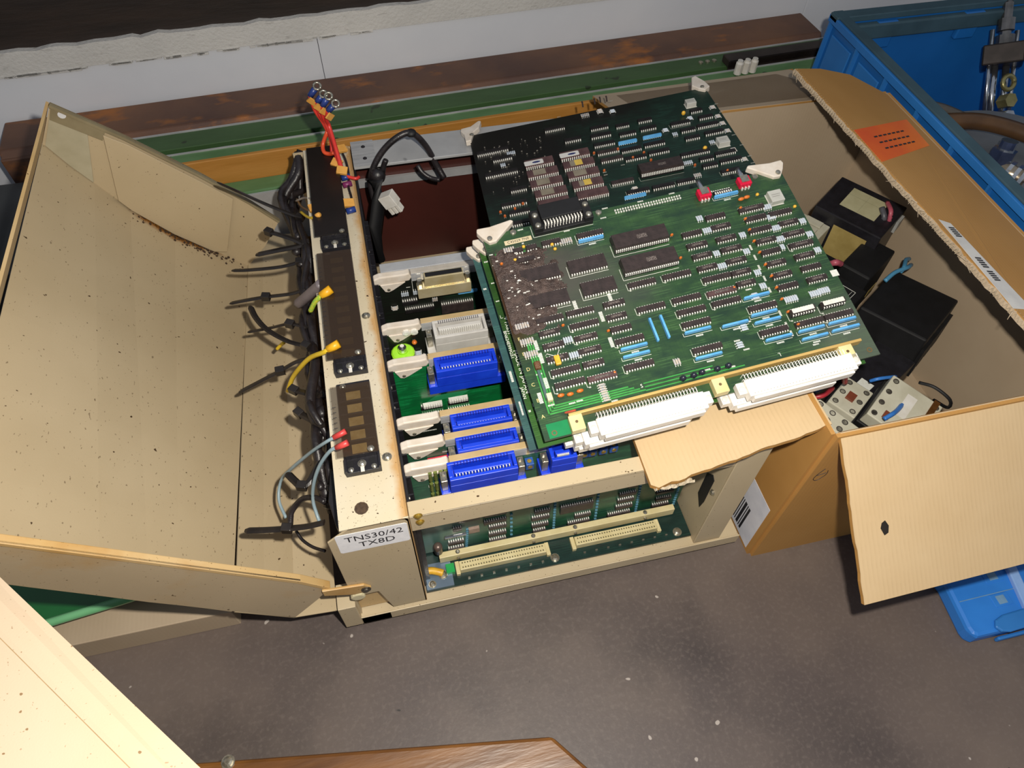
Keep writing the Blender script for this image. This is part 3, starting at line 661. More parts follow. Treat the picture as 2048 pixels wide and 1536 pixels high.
chips(A, [(45.7, 61.9, 164.0, 'n'), (75.9, 98.8, 163.3, 'n'), (20.6, 29.1, 163.4, 'n'), (32.0, 41.2, 163.5, 'n'), (20.6, 36.8, 153.0, 'n'), (20.3, 52.3, 132.7, 'w'), (60.2, 91.8, 131.2, 'w'), (64.3, 92.5, 108.2, 'w'), (20.8, 52.6, 107.5, 'w'), (101.4, 148.1, 141.4, 'W'), (101.5, 147.9, 117.9, 'W'), (160.6, 177.8, 140.5, 'n'), (186.1, 203.2, 151.7, 'n'), (186.9, 203.6, 140.8, 't'), (160.4, 178.1, 128.7, 't'), (186.1, 203.6, 128.5, 't'), (160.9, 177.7, 117.6, 't'), (186.0, 203.8, 117.6, 't'), (160.8, 177.6, 105.7, 't'), (185.8, 203.1, 105.8, 't'), (130.9, 154.8, 105.7, 'n'), (101.4, 124.6, 105.9, 'n'), (161.3, 184.7, 94.6, 'n'), (185.5, 202.2, 94.2, 't'), (159.7, 184.2, 81.2, 'p'), (185.7, 201.6, 83.5, 't'), (215.8, 238.4, 151.4, 't'), (217.2, 236.1, 141.2, 'n'), (215.7, 235.6, 129.4, 'n'), (217.0, 234.6, 117.7, 't'), (217.0, 233.4, 106.5, 'n'), (239.0, 258.9, 140.9, 'n'), (242.6, 259.6, 129.4, 't'), (241.4, 260.0, 118.0, 't'), (241.8, 262.5, 106.5, 't'), (241.6, 258.6, 95.3, 't'), (216.3, 233.1, 94.9, 't'), (216.6, 233.2, 83.4, 't'), (215.8, 233.5, 72.0, 'n'), (241.7, 258.7, 83.5, 'n'), (241.9, 258.8, 72.2, 't'), (215.0, 234.8, 46.8, 's'), (241.3, 260.6, 46.8, 's'), (186.2, 209.6, 59.7, 'n'), (186.0, 209.3, 37.2, 'n'), (215.5, 239.1, 36.9, 'n'), (240.2, 264.4, 36.9, 'n'), (20.8, 43.0, 94.0, 'n'), (45.6, 68.4, 94.1, 'n'), (76.3, 94.1, 94.0, 't'), (75.1, 91.8, 82.2, 't'), (19.7, 36.6, 82.4, 't'), (45.3, 68.6, 82.1, 'n'), (74.8, 91.9, 71.1, 'n'), (19.6, 36.5, 70.7, 't'), (45.2, 63.7, 70.8, 't'), (19.2, 36.8, 59.4, 't'), (44.8, 63.2, 59.3, 't'), (19.5, 42.6, 47.7, 'n'), (44.6, 61.7, 47.7, 't'), (19.0, 43.2, 36.5, 'n'), (44.5, 67.8, 35.0, 'p'), (100.8, 124.2, 82.6, 'n'), (130.6, 154.4, 82.8, 'n'), (130.4, 154.1, 71.4, 'n'), (130.1, 153.8, 60.0, 'n'), (159.9, 184.0, 71.5, 'n'), (74.8, 98.3, 59.8, 'n'), (74.8, 98.3, 36.9, 'n'), (130.1, 153.9, 36.6, 'n')])
sips(A, [(75.7, 97.3, 158.7, 'n'), (201.1, 222.6, 171.2, 'n'), (186.1, 207.8, 70.8, 'n'), (185.6, 207.9, 54.6, 'n'), (185.5, 207.4, 47.6, 'n'), (187.7, 209.6, 31.2, 'n'), (215.3, 237.2, 31.5, 'n'), (214.9, 237.2, 24.4, 'n'), (240.8, 263.6, 31.8, 'n'), (240.5, 263.2, 25.0, 'n'), (76.9, 98.4, 53.6, 'n'), (76.5, 98.8, 46.7, 'n'), (129.6, 151.8, 54.0, 'n'), (159.9, 181.9, 51.6, 'n'), (129.6, 151.7, 30.8, 'n')])
# two networks set across the board
for p in [(107.3, 65.5), (116.5, 65.8)]:
    if ('sip', 21) not in CACHE: sips(A, [(p[0], p[0] + 21, -400, 'n')]); bpy.data.objects.remove(bpy.data.objects['resistor_network'] if False else [o for o in A.children if o.location.y < -.3][0])
    o = link('resistor_network', CACHE[('sip', 21)], A, loc=((p[0] + 1.8)*mm, (p[1] - 10.5)*mm, 0)); o.rotation_euler = (0, 0, math.pi/2)
discs(A, [(218.0, 156.4), (217.5, 144.8), (216.5, 133.5), (215.6, 121.9), (215.5, 110.3), (215.3, 98.0), (215.6, 86.5), (215.0, 75.3), (214.6, 64.3), (214.6, 52.2), (217.4, 39.6), (40.2, 87.9), (72.9, 73.8), (152.3, 145.9), (151.2, 122.5), (8.4, 156.3)], ORNG)
discs(A, [(222.7, 165.5), (228.1, 166.2), (21.5, 31.3), (28.5, 30.4), (36.4, 31.1)], YEL if False else ORNG, 'film_capacitor', 3.0, 1.6, 1.8, 2.2)
discs(A, [(263.1, 145.9), (20.2, 157.5), (237.7, 166.2), (30.4, 168.3), (53.8, 164.1), (54.9, 159.1)], YEL, 'tantalum_capacitor', 1.6, 1.4, 1.6, 2.4)
discs(A, [(114.3, 19.8), (123.0, 20.0), (130.0, 20.7), (142.2, 20.3), (151.4, 20.6)], mat('tantalum_dark', '#2b2c38', '#1f2430', 120, .25), 'bead_capacitor', 2.7, 2.4, 2.8, 3.2)
resists(A, [(181.6, 156.7, 3, 1, 0), (183.1, 143.4, 4, 1, 0), (182.1, 119.7, 3, 1, 0), (181.8, 107.1, 4, 1, 0), (241.1, 152.5, 4, 1, 0), (240.1, 141.9, 4, 1, 0), (239.5, 130.3, 4, 1, 0), (238.2, 119.1, 4, 1, 0), (236.9, 111.1, 2, 1, 0), (209.8, 131.2, 3, 1, 0), (206.5, 115.0, 3, 1, 0), (263.8, 130.9, 3, 1, 0), (263.8, 117.1, 3, 1, 0), (263.3, 100.6, 3, 1, 0), (207.1, 93.5, 3, 1, 0), (206.2, 80.4, 3, 1, 0), (40.6, 75.4, 4, 1, 0), (41.2, 61.6, 4, 1, 0), (9.4, 97.0, 6, 1, 1), (9.4, 82.6, 6, 1, 1), (9.5, 71.3, 6, 1, 1), (65.9, 165.2, 6, 1, 1), (222.8, 63.2, 6, 1, 0), (243.3, 62.8, 5, 1, 0), (251.4, 63.4, 5, 1, 0), (53.6, 25.4, 8, 0, 1), (115.5, 34.8, 3, 1, 1), (167.6, 35.6, 3, 0, 0), (176.7, 49.1, 3, 0, 0), (196.3, 73.5, 3, 0, 0), (18.2, 169.1, 5, 1, 1)])
# sub-board header, big black ribbon header, red toggle switches, switch bank, crystal
hb = MB().box(.0428, .0936, .1765, .1980, .0002, .0045).box(.0428, .0500, .1765, .1960, .0045, .0100).box(.0862, .0936, .1765, .1960, .0045, .0100).box(.0505, .0858, .184, .1990, .0045, .0120).build('ribbon_header', BLKM, A, bevel=.0005)
b = MB()
for k in range(13):
    xx = .0525 + k*.00262
    b.tube([(xx, .1845, .0100), (xx, .1810, .0100), (xx, .1800, .0090), (xx, .1795, .0045)], .00048, 0, 4).tube([(xx + .0013, .1845, .0075), (xx + .0013, .1828, .0075), (xx + .0013, .1822, .0065), (xx + .0013, .182, .0045)], .00048, 0, 4)
b.build('header_pins', PIN, hb)
for xx in (.0462, .0900):
    for yy in (.1800, .1905): MB().lathe((xx, yy, .0100), (0, 0, 1), [(0, .0026), (.0012, .0024), (.0018, .0012)], 0, 10).build('header_screw', STEEL, hb)
dh0, dh1 = (0.1158, 0.1815), (0.1738, 0.1806)
b = MB()
for k in range(26):
    for j in range(2): xx = dh0[0] + (dh1[0] - dh0[0]) * k / 25; b.box(xx - .0006, xx + .0006, dh0[1] + j*.0026 - .0006, dh0[1] + j*.0026 + .0006, 0, .0012)
b.build('header_row', PIN, A)
for p in [(193.2, 177.1), (231.1, 179.9)]:
    b = MB().box((p[0]-5.5)*mm, (p[0]+5.5)*mm, (p[1]-3.5)*mm, (p[1]+5.5)*mm, .4*mm, 6.5*mm).build('toggle_switch', REDP, A, bevel=.0008)
    MB().box((p[0]-3.4)*mm, (p[0]+3.4)*mm, (p[1]-1.5)*mm, (p[1]+5.6)*mm, 6.5*mm, 7.6*mm).build('switch_plate', STEEL, b)
    MB().tube([((p[0])*mm, (p[1]+5)*mm, 4*mm), ((p[0])*mm, (p[1]+9)*mm, 4*mm), ((p[0]-1)*mm, (p[1]+15)*mm, 5.2*mm)], [.0022, .0022, .0016], 0, 8).build('switch_lever', CHROME, b, smooth=True)
    l = MB()
    for k in range(3): l.box((p[0]-3.5+k*3)*mm, (p[0]-2.5+k*3)*mm, (p[1]-5.0)*mm, (p[1]-3.4)*mm, 0, 3*mm)
    l.build('switch_legs', PIN, b)
p = (210.2, 176.2)
b = MB().box((p[0]-8)*mm, (p[0]+8)*mm, (p[1]-2.5)*mm, (p[1]+2.5)*mm, .4*mm, 3*mm).build('switch_bank', CHIPB, A)
s = MB()
for k in range(8): s.box((p[0]-7.4+k*2)*mm, (p[0]-6.2+k*2)*mm, (p[1]+2.5)*mm, (p[1]+4)*mm, 0, 2*mm).box((p[0]-7.3+k*2)*mm, (p[0]-6.3+k*2)*mm, (p[1]-1.2)*mm, (p[1]+1)*mm, 3*mm, 3.6*mm)
s.build('switch_sliders', PIN, b)
def crystal(par, p, w=7.5, d=7.5):
    c = MB().box((p[0]-w)*mm, (p[0]+w)*mm, (p[1]-d)*mm, (p[1]+d)*mm, .2*mm, .8*mm).box((p[0]-w+.7)*mm, (p[0]+w-.7)*mm, (p[1]-d+.7)*mm, (p[1]+d-.7)*mm, .8*mm, 6.2*mm).build('crystal_oscillator', mat('oscillator_can', '#d9d8d0', '#c6c5bc', 60, .32, .3), par, bevel=.0006)
    MB().box((p[0]-4)*mm, (p[0]+4)*mm, (p[1]+1)*mm, (p[1]+1.6)*mm, 6.2*mm, 6.23*mm).box((p[0]-4)*mm, (p[0]+3)*mm, (p[1]-1)*mm, (p[1]-.4)*mm, 6.2*mm, 6.23*mm).build('oscillator_print', mat('grey_print', '#8f8d88', '#807e7a', 100, .5), c)
crystal(A, (250.5, 158.5), 6.5, 6.5)
# serial sticker, white paper square, screw heads, yellow crystal with bent leads, white transistor, diode
p0, p1 = (16.4, 175.6), (39.8, 175.4)
s = MB().box(p0[0]*mm, p1[0]*mm, (p0[1]-.8)*mm, (p0[1]+3.6)*mm, 0, .0001).build('serial_sticker', mat('aged_sticker', '#d3c5a3', '#c4b48e', 60, .5), A)
text('C45029 7N0', Matrix.Translation(((p0[0]+p1[0])/2*mm, (p0[1]+1.4)*mm, .00014)), .0034, TXT, s, sx=1.05)
p = (267.6, 76.9); MB().box((p[0]-3)*mm, (p[0]+3)*mm, (p[1]-3)*mm, (p[1]+3)*mm, 0, .0001).build('paper_square', SILK, A)
for q in [(26.3, 185.9), (101.7, 186.3), (244.7, 186.3)]: MB().lathe((q[0]*mm, q[1]*mm, 0), (0, 0, 1), [(0, .0028), (.001, .0026), (.0016, .0012)], 0, 10).build('bar_screw', STEEL, A)
p = (26.8, 58.7)
b = MB().box((p[0]-2.2)*mm, (p[0]+2.2)*mm, (p[1]-4)*mm, (p[1]+4)*mm, 4*mm, 7*mm).build('bent_capacitor', YEL, A, bevel=.0006)
MB().tube([((p[0]-1)*mm, (p[1]+4)*mm, 5.5*mm), ((p[0]-6)*mm, (p[1]+8)*mm, 4*mm), ((p[0]-7)*mm, (p[1]+8.5)*mm, 0)], .0003, 0, 4).tube([((p[0]+1)*mm, (p[1]+4)*mm, 5.5*mm), ((p[0]+4)*mm, (p[1]+9)*mm, 4*mm), ((p[0]+5)*mm, (p[1]+10)*mm, 0)], .0003, 0, 4).build('capacitor_leads', PIN, b)
p = (12.5, 31.2); MB().box((p[0]-2)*mm, (p[0]+2)*mm, (p[1]-3)*mm, (p[1]+3)*mm, 2*mm, 6*mm).box((p[0]-1.4)*mm, (p[0]-1)*mm, (p[1]-4.4)*mm, (p[1]-4)*mm, 0, 4*mm).box((p[0]+1)*mm, (p[0]+1.4)*mm, (p[1]-4.4)*mm, (p[1]-4)*mm, 0, 4*mm).build('pale_capacitor', mat('pale_yellow', '#e8e0b8', '#dcd2a0', 90, .4), A, bevel=.0005)
p = (25.1, 17.3); MB().tube([((p[0]-5)*mm, p[1]*mm, .0012), ((p[0]-4)*mm, p[1]*mm, .0012), ((p[0]+3)*mm, p[1]*mm, .0012), ((p[0]+4)*mm, p[1]*mm, .0012)], [.0003, .0009, .0009, .0003], 0, 6).build('diode', mat('red_glass', '#b5553c', '#9c4630', 100, .3), A)
p = (11.3, 59.6); MB().box((p[0]-2.6)*mm, (p[0]+2.6)*mm, (p[1]-3.4)*mm, (p[1]+3.4)*mm, 0, 5*mm).build('brown_component', mat('brown_resin', '#6d4a2c', '#5a3a20', 300, .4, 0, .4), A, bevel=.0012)
p = (10.4, 42.9); MB().box((p[0]-1)*mm, (p[0]+1)*mm, (p[1]-12)*mm, (p[1]+12)*mm, .5*mm, 5*mm).build('grey_resistor_network', mat('grey_teal_net', '#4f6664', '#435957', 100, .4), A)
# stiffener bar and mounting blocks along the front edge, the two edge connectors
MB().box(.0215, .2560, .0118, .0140, .0002, .0075).build('stiffener_bar', mat('brass_yellow_bar', '#cfae6c', '#bf9c58', 30, .4, .2), A, bevel=.0004)
for xx in (.0205, .1325, .2360):
    k = MB().box(xx, xx + .0105, -.0005, .0118, .0002, .0075).build('mounting_block', mat('pale_bakelite', '#dfd29c', '#d0c288', 60, .4), A, bevel=.0005)
    MB().lathe((xx + .0052, .0062, .0075), (0, 0, 1), [(0, .0012), (.0002, .0012)], 0, 8).build('block_hole', mat('hole_brown', '#6f5a38', '#5f4a2c', 100, .6), k)
dinc(A, .0390, .1220); dinc(A, .1545, .2410)
# nested green traces round the front left corner and along the left side
b = MB()
for k in range(4):
    d = .0085 + k*.0019; e = .0190 + k*.0019
    b.box(d, d + .0012, e, .085 - k*.003, 0, .00005).box(d, .085 - k*.004, e, e + .0012, 0, .00005)
for k in range(4):
    d = .006 + k*.002; b.box(d, d + .0011, .150, .169 - k*.003, 0, .00005).box(d, .036, .168 - k*.003, .1688 - k*.003, 0, .00005)
for k in range(3): b.box(.085, .165 - .012*k, .0185 + k*.003, .0194 + k*.003, 0, .00005)
b.build('copper_traces', mat('bright_green_trace', '#3f9a48', '#35883c', 200, .4), A)['kind'] = 'stuff'
MB().box(.0040, .0230, .0008, .0125, 0, .00004).build('bare_corner', mat('emerald_patch', '#14804c', '#0f7040', 40, .35), A)
for (hx, hy) in ((.0085, .0045), (.2625, .0055)): MB().lathe((hx, hy, -.0004), (0, 0, 1), [(0, .0022), (.0006, .0022), (.0006, .0014), (.0003, .0013)], 0, 12).build('board_hole', mat('hole_brown', '#6f5a38', '#5f4a2c', 100, .6), A)
# printed outlines and reference marks
it = []
for (x0, x1, y, k) in [(131.3, 155.2, 106.3, 'n'), (101.7, 125.0, 106.5, 'n'), (161.7, 185.2, 95.1, 'n'), (160.2, 184.7, 81.7, 'n'), (242.5, 263.1, 107.0, 'n'), (215.0, 234.9, 46.1, 'n'), (241.2, 260.8, 45.9, 'n'), (186.7, 210.2, 60.2, 'n'), (186.5, 209.8, 37.6, 'n'), (240.9, 265.1, 37.3, 'n'), (45.6, 68.8, 82.6, 'n'), (45.5, 64.0, 71.3, 'n'), (45.1, 63.5, 59.7, 'n'), (19.6, 42.8, 48.2, 'n'), (18.7, 42.9, 35.3, 'n'), (44.2, 67.5, 33.8, 'n'), (101.1, 124.6, 83.1, 'n'), (131.0, 154.8, 83.3, 'n'), (130.8, 154.5, 71.8, 'n'), (130.5, 154.2, 60.5, 'n'), (160.3, 184.5, 72.0, 'n'), (75.1, 98.6, 60.2, 'n'), (75.1, 98.6, 37.3, 'n'), (130.5, 154.3, 37.0, 'n'), (76.0, 99.0, 163.3, 'n')]:
    it += [('o', x0 - 1.2, x0 + 1.6, y - 1.0, y + 5.5), ('b', x0 + .2, x0 + 1.6, y - 1.8, y - 1.1)]
for (x0, x1, y, k) in [(101.0, 147.8, 139.9, 'n'), (101.0, 147.4, 116.1, 'n'), (42.3, 93.3, 176.6, 'n'), (19.9, 51.9, 131.3, 'n'), (59.9, 91.4, 129.8, 'n'), (64.0, 92.1, 106.9, 'n'), (20.4, 52.1, 105.9, 'n')]: it += [('o', x0 - 1, x1 + .5, y - .6, y + 11)]
for (x0, x1, y, k) in [(75.8, 97.4, 158.9, 'n'), (201.3, 222.7, 171.4, 'n'), (186.2, 207.9, 71.0, 'n'), (185.7, 208.1, 54.7, 'n'), (185.7, 207.6, 47.7, 'n'), (187.9, 209.7, 31.3, 'n'), (215.5, 237.4, 31.6, 'n'), (215.1, 237.4, 24.5, 'n'), (241.0, 263.8, 31.9, 'n'), (240.6, 263.4, 25.1, 'n'), (77.0, 98.5, 53.8, 'n'), (76.6, 98.9, 46.8, 'n'), (129.7, 152.0, 54.1, 'n'), (160.0, 182.0, 51.7, 'n'), (129.7, 151.8, 30.9, 'n')]:
    it += [('o', x0 - 1, x1 + .4, y - .2, y + 3), ('b', (x0+x1)/2 - 2.6, (x0+x1)/2 + 3.4, y - 2.4, y - .9)]
it += [('v', x - .5, x + 1.2, y, y + 5) for (x, y) in [(211.7, 115.8), (211.3, 105.7), (210.6, 95.8), (210.6, 84.8), (210.1, 73.7), (209.6, 61.7), (209.3, 51.4), (209.9, 40.5), (210.5, 32.4)]]
it += [('b', x - 2.5, x + 2.5, y, y + 1.4) for (x, y) in [(32.8, 186.3), (108.3, 188.4), (168.8, 188.0), (139.9, 187.2), (70.2, 174.7), (103.9, 179.2), (182.3, 52.8), (194.4, 80.4), (167.4, 39.4), (171.6, 30.5), (225.0, 20.2), (155.1, 19.5), (135.7, 22.2), (200.8, 180.7), (59.5, 16.5), (28.2, 23.1), (34.2, 23.5), (12.6, 25.7), (18.2, 100.7), (11.0, 52.8), (193.2, 184.5)]]
it += [('v', x - 1.5, x + 1.5, y - 5, y + 4) for (x, y) in [(15.5, 78.3), (16.2, 66.8), (14.0, 45.4), (6.2, 34.7), (72.7, 65.6), (72.7, 89.3), (55.5, 104.6), (84.6, 103.7)]]
silk(A, it)
text('S', Matrix.Translation((.0830, .0232, .0001)) @ Matrix.Rotation(0, 4, 'Z'), .0045, SILK, A)
text('L', Matrix.Translation((0.1942, 0.0203, .0001)) @ Matrix.Rotation(math.pi, 4, 'Z'), .0045, SILK, A)
for k, c in enumerate('ABCDEF'): text(c, Matrix.Translation((.0040, .019 + .0135*k, .0001)), .0042, mat('yellowed_print', '#d6c88a', '#c8b878', 100, .5), A)
silk(A, [('b', 1.2, 4.4, 168.6, 169.8), ('b', 1.2, 4.4, 158, 159.2)])
# burnt crust: melted blobs over the left side
crust = mat('burnt_resin', '#5a4a44', '#382d2a', 190, .30, 0, .8, bscale=900)
import mathutils.noise as mn
b = MB(); NX, NY = 64, 84; idx = {}; vs = []; fs = []
def crust_h(u, v_):
    e = ((u - .021) / .030) ** 2 + ((v_ - .131) / .040) ** 2
    n1 = mn.noise(Vector((u*210, v_*170, 1.3))) ; n2 = mn.noise(Vector((u*620 + v_*200, v_*900, 4.1))); n3 = mn.noise(Vector((u*90, v_*90, 9)))
    return .0034 * (1 - e) + .0011 * n1 + .0009 * abs(n2) * 1.6 + .0024 * n3
for i in range(NX + 1):
    for j in range(NY + 1):
        u = .0015 + .054 * i / NX; v_ = .086 + .086 * j / NY; vs.append((u, v_, crust_h(u, v_)))
for i in range(NX):
    for j in range(NY):
        q = [i*(NY+1)+j, (i+1)*(NY+1)+j, (i+1)*(NY+1)+j+1, i*(NY+1)+j+1]
        if max(vs[k][2] for k in q) > .0001: fs.append(tuple(q))
b.add(vs, fs)
o = b.build('burnt_crust', crust, A, smooth=True); o['kind'] = 'stuff'
b = MB()
for k in range(46):
    u = random.gauss(.020, .008); v_ = random.gauss(.134, .016)
    if u < .004 or u > .045: continue
    h_ = max(.0002, crust_h(u, v_)); b.box(u, u + random.uniform(.0008, .003), v_, v_ + random.uniform(.0004, .0008), h_ - .0004, h_ + .0006)
o = b.build('bare_lead_remains', PIN, A); o['kind'] = 'stuff'
LV = [(-4, DD/mm + 3), (-3, DD/mm + 6.5), (8, DD/mm + 6), (27, DD/mm + 8.5), (29, DD/mm + 6.5), (10, DD/mm - 9.5), (4, DD/mm - 10), (-1, DD/mm - 3)]
lever(A, LV, (5.2, DD/mm - 6))
W_ = DW/mm; lever(A, [(W_ - a, b_) for a, b_ in LV][::-1], (W_ - 5.2, DD/mm - 6))
# second and third board of the stack, seen only along their left and front edges
B = loose('second green circuit board of the loose stack, with MADE IN JAPAN printed along its edge', FB_, PCB_, DW, DD)
dinc(B, .0330, .1180); dinc(B, .1500, .2370)
lever(B, LV, (5.2, DD/mm - 6))
VERT = Matrix.Rotation(-math.pi/2, 4, 'Z')
text('FX631', Matrix.Translation((.0046, .112, .0001)) @ VERT, .0046, SILK, B, align='LEFT'); text('MADE IN JAPAN', Matrix.Translation((.0046, .085, .0001)) @ VERT, .0050, SILK, B, align='LEFT', sx=1.1)
text('BN624E999G51', Matrix.Translation((.0012, .104, .0001)) @ VERT, .0036, SILK, B, align='LEFT', sx=1.1)
silk(B, [('o', 1.2, 3.2, 116, 119)])
MB().prism([(.0040, .1150), (.0062, .1128), (.0062, .1172)], 0, .0001).build('triangle_logo', SILK, B)
for k, c in enumerate('GDCBA'): text(c, Matrix.Translation((.0062, .012 + .0125*(5-k) - .002, .0001)), .0040, SILK, B)
silk(B, [('b', 1.5, 5, 172, 173.5), ('b', 2, 5, 150, 151.2), ('b', 1.5, 4.5, 132, 133.2), ('b', 1.0, 2.8, 30, 32)])
text('JAPAN', Matrix.Translation((.0012, .052, .0001)) @ VERT, .0036, SILK, B, align='LEFT')
chips(B, [(20 + 40*k, 44 + 40*k, 40 + 30*j, 'n') for k in range(5) for j in range(4)])
C_ = loose('lowest bluish green circuit board of the loose stack, resting on the upright cards', FB2_, PCB2, DW, DD)
lever(C_, LV, (5.2, DD/mm - 6)); dinc(C_, .0330, .1180)
silk(C_, [('v', 2, 4, 60, 70), ('v', 2.5, 4, 30, 42), ('b', 1.5, 4, 150, 152)])
chips(C_, [(20 + 40*k, 44 + 40*k, 40 + 30*j, 'n') for k in range(5) for j in range(3)])

# ------------------------------------------------------------------ the burnt board behind
D = loose('scorched black circuit board behind the stack, with two columns of labelled memory chips', FD_, PCD, .2704, .203)
EPR = [(49.8, 80.2, 119.6, 'e'), (48.9, 81.2, 101.4, 'e'), (49.0, 82.2, 84.1, 'e'), (50.2, 83.0, 67.0, 'e'), (50.8, 81.9, 50.5, 'e'), (87.8, 118.8, 121.0, 'e'), (87.5, 119.8, 103.8, 'e'), (88.2, 120.6, 86.5, 'e'), (89.4, 120.5, 69.0, 'e'), (90.1, 121.3, 52.1, 'e')]
chips(D, EPR)
LABG = mat('grey_label', '#8d8474', '#7a7263', 80, .5); LABY = mat('yellow_label', '#d8bb5c', '#c8a848', 120, .5); LABW = mat('white_label', '#d9d7d2', '#c9c7c4', 60, .5); INK = mat('blue_ink', '#20285a', '#2a3468', 300, .5)
for k, (x0, x1, y, kk) in enumerate(EPR):
    z = 4.62*mm; L = x1 - x0
    if k in (0, 5):
        s = MB().prism([((x0 - .5 + a)*mm, (y + b_)*mm) for a, b_ in ((0, 1.5), (.8, .7), (L*.62, .7), (L*.66, 1.5), (L*.66, 7.5), (L*.62, 8.3), (.8, 8.3), (0, 7.5))], z, z + .0002).build('label_sticker', LABW, D)
        MB().ball(((x0 + L*.40)*mm, (y + 4.6)*mm, z + .0002), .0045, .0016, .0001, 0, 10, 4).build('ink_smudge', INK, s)
    elif k in (6, 8):
        MB().box((x0 + L*.22)*mm, (x0 + L*.38)*mm, (y + .9)*mm, (y + 10)*mm, z, z + .00012).build('label_sticker', LABG, D)
        MB().box((x0 + L*.38)*mm, (x0 + L*.62)*mm, (y + 1.2)*mm, (y + 10)*mm, z, z + .00015).build('label_sticker', LABY, D)
    elif k in (1, 2, 3, 7): MB().box((x0 + L*.2)*mm, (x0 + L*.6)*mm, (y + .9)*mm, (y + 10)*mm, z, z + .00012).build('label_sticker', LABG, D)
chips(D, [(3.5, 38.3, 160.4, 'd'), (18.5, 39.7, 144.4, 'd'), (6.5, 41.4, 119.1, 'd'), (28.0, 45.0, 87.1, 'd'), (15.1, 41.2, 65.8, 'd'), (20.4, 41.6, 51.7, 'd'), (20.1, 39.9, 35.0, 'd'), (129.9, 149.7, 163.8, 'd'), (126.8, 148.9, 149.1, 'd'), (126.2, 148.9, 132.9, 'd'), (126.2, 149.7, 118.4, 'n'), (126.6, 150.0, 104.4, 'n'), (156.7, 171.5, 158.7, 'd'), (156.4, 174.6, 142.6, 'd'), (181.5, 196.9, 160.1, 'd'), (179.7, 197.2, 144.6, 'd'), (150.8, 172.3, 114.1, 'd'), (175.5, 197.8, 115.4, 'd'), (150.7, 173.1, 98.9, 'd'), (175.9, 197.9, 100.8, 'd'), (158.1, 201.6, 67.1, 'W'), (212.4, 233.5, 141.8, 'd'), (218.8, 234.4, 127.4, 'd'), (218.5, 234.2, 112.6, 'd'), (205.5, 235.7, 86.7, 'd'), (239.2, 252.4, 158.4, 'd'), (243.6, 259.0, 143.6, 'd'), (236.9, 259.6, 129.0, 'd'), (240.2, 259.8, 114.4, 'd'), (238.1, 259.2, 77.1, 'd'), (220.9, 235.4, 74.2, 'd'), (238.2, 260.5, 64.0, 'd'), (219.9, 235.3, 62.3, 'd'), (127.5, 150.2, 65.0, 'n'), (138.3, 160.6, 45.7, 'd'), (163.6, 185.9, 45.4, 'd'), (188.4, 206.7, 46.1, 'd'), (233.9, 252.3, 47.6, 'd'), (82.0, 104.6, 178.6, 'd'), (98.5, 116.7, 151.8, 'd')])
sips(D, [(151.1, 171.3, 127.4, 'n'), (177.9, 198.2, 128.3, 'n'), (133.4, 155.9, 38.8, 'n')])
crystal(D, (243.9, 174.0), 6, 5); crystal(D, (251.9, 95.7), 6.5, 6)
discs(D, [(125.7, 89.1), (174.8, 90.4), (123.0, 121.4), (158.8, 100.5), (148.2, 119.8), (171.7, 105.0), (36.5, 63.8), (27.5, 58.7), (12.7, 57.9), (16.0, 50.5), (82.6, 45.3), (213.3, 68.2), (239.8, 49.5)], mat('scorched_orange', '#b85a24', '#8f4a20', 200, .45))
discs(D, [(231.2, 159.0), (231.7, 91.7)], YEL, 'tantalum_capacitor', 2.4, 1.8, 2.6, 3.0)
resists(D, [(264.5, 161.7, 3, 0, 1), (264.1, 143.6, 3, 0, 1), (264.0, 129.8, 3, 0, 1), (264.2, 115.3, 3, 0, 1), (258.3, 82.3, 3, 0, 1), (262.7, 63.9, 3, 0, 1), (235.6, 150.3, 3, 0, 0), (204.9, 138.1, 3, 0, 0), (211.9, 127.8, 3, 1, 0), (209.0, 76.6, 5, 1, 0), (211.3, 54.3, 4, 1, 1), (242.7, 101.6, 3, 1, 0), (131.0, 195.7, 5, 1, 1), (148.5, 197.4, 4, 0, 1), (161.5, 192.5, 3, 0, 0), (39.7, 153.8, 5, 1, 0), (27.9, 135.6, 3, 1, 0), (147.7, 53.5, 3, 0, 1)])
it = []
for (x0, x1, y, k) in [(127.1, 149.9, 63.9, 'n'), (138.7, 161.0, 46.9, 'n'), (157.3, 201.0, 64.7, 'n'), (212.1, 233.2, 140.5, 'n'), (188.4, 206.7, 45.9, 'n'), (236.9, 259.1, 128.7, 'n'), (233.9, 252.4, 47.3, 'n')]: it += [('o', x0 - 1, x1, y - .8, y + 6)]
it += [('b', x - 2, x + 2, y, y + 1.3) for (x, y) in [(268.1, 107.0), (269.5, 88.0), (270.1, 68.0), (268.7, 56.3), (271.0, 167.2), (270.7, 150.9), (165.4, 214.0), (126.5, 89.4), (126.4, 85.0), (146.9, 95.4), (103.1, 203.7)]]
silk(D, it, m=mat('faded_silkscreen', '#a9aaa0', '#8f9086', 300, .55))
s = MB(); random.seed(5)
for k in range(60):
    u = random.uniform(.01, .075); v_ = random.uniform(.09, .175); s.box(u, u + random.uniform(.0005, .0018), v_, v_ + .0006, .0005, .0016)
o = s.build('charred_leads', mat('charred_solder', '#9a968e', '#5f5b56', 600, .4, .4), D); o['kind'] = 'stuff'
HB = .203/mm
lever(D, [(-8, HB + 8), (-7, HB + 12), (4, HB + 13), (14, HB + 21), (17, HB + 20), (13, HB + 8), (6, HB + 1), (1, HB - 14), (-5, HB - 14), (-5, HB)], (3, HB - 4))
lever(D, [(270.4 - a, b_) for a, b_ in [(-4, HB - 4), (-2, HB + 8), (4, HB + 22), (9, HB + 20), (14, HB + 4), (9, HB - 4), (3, HB - 9)]][::-1], (266, HB - 3))
b = MB()
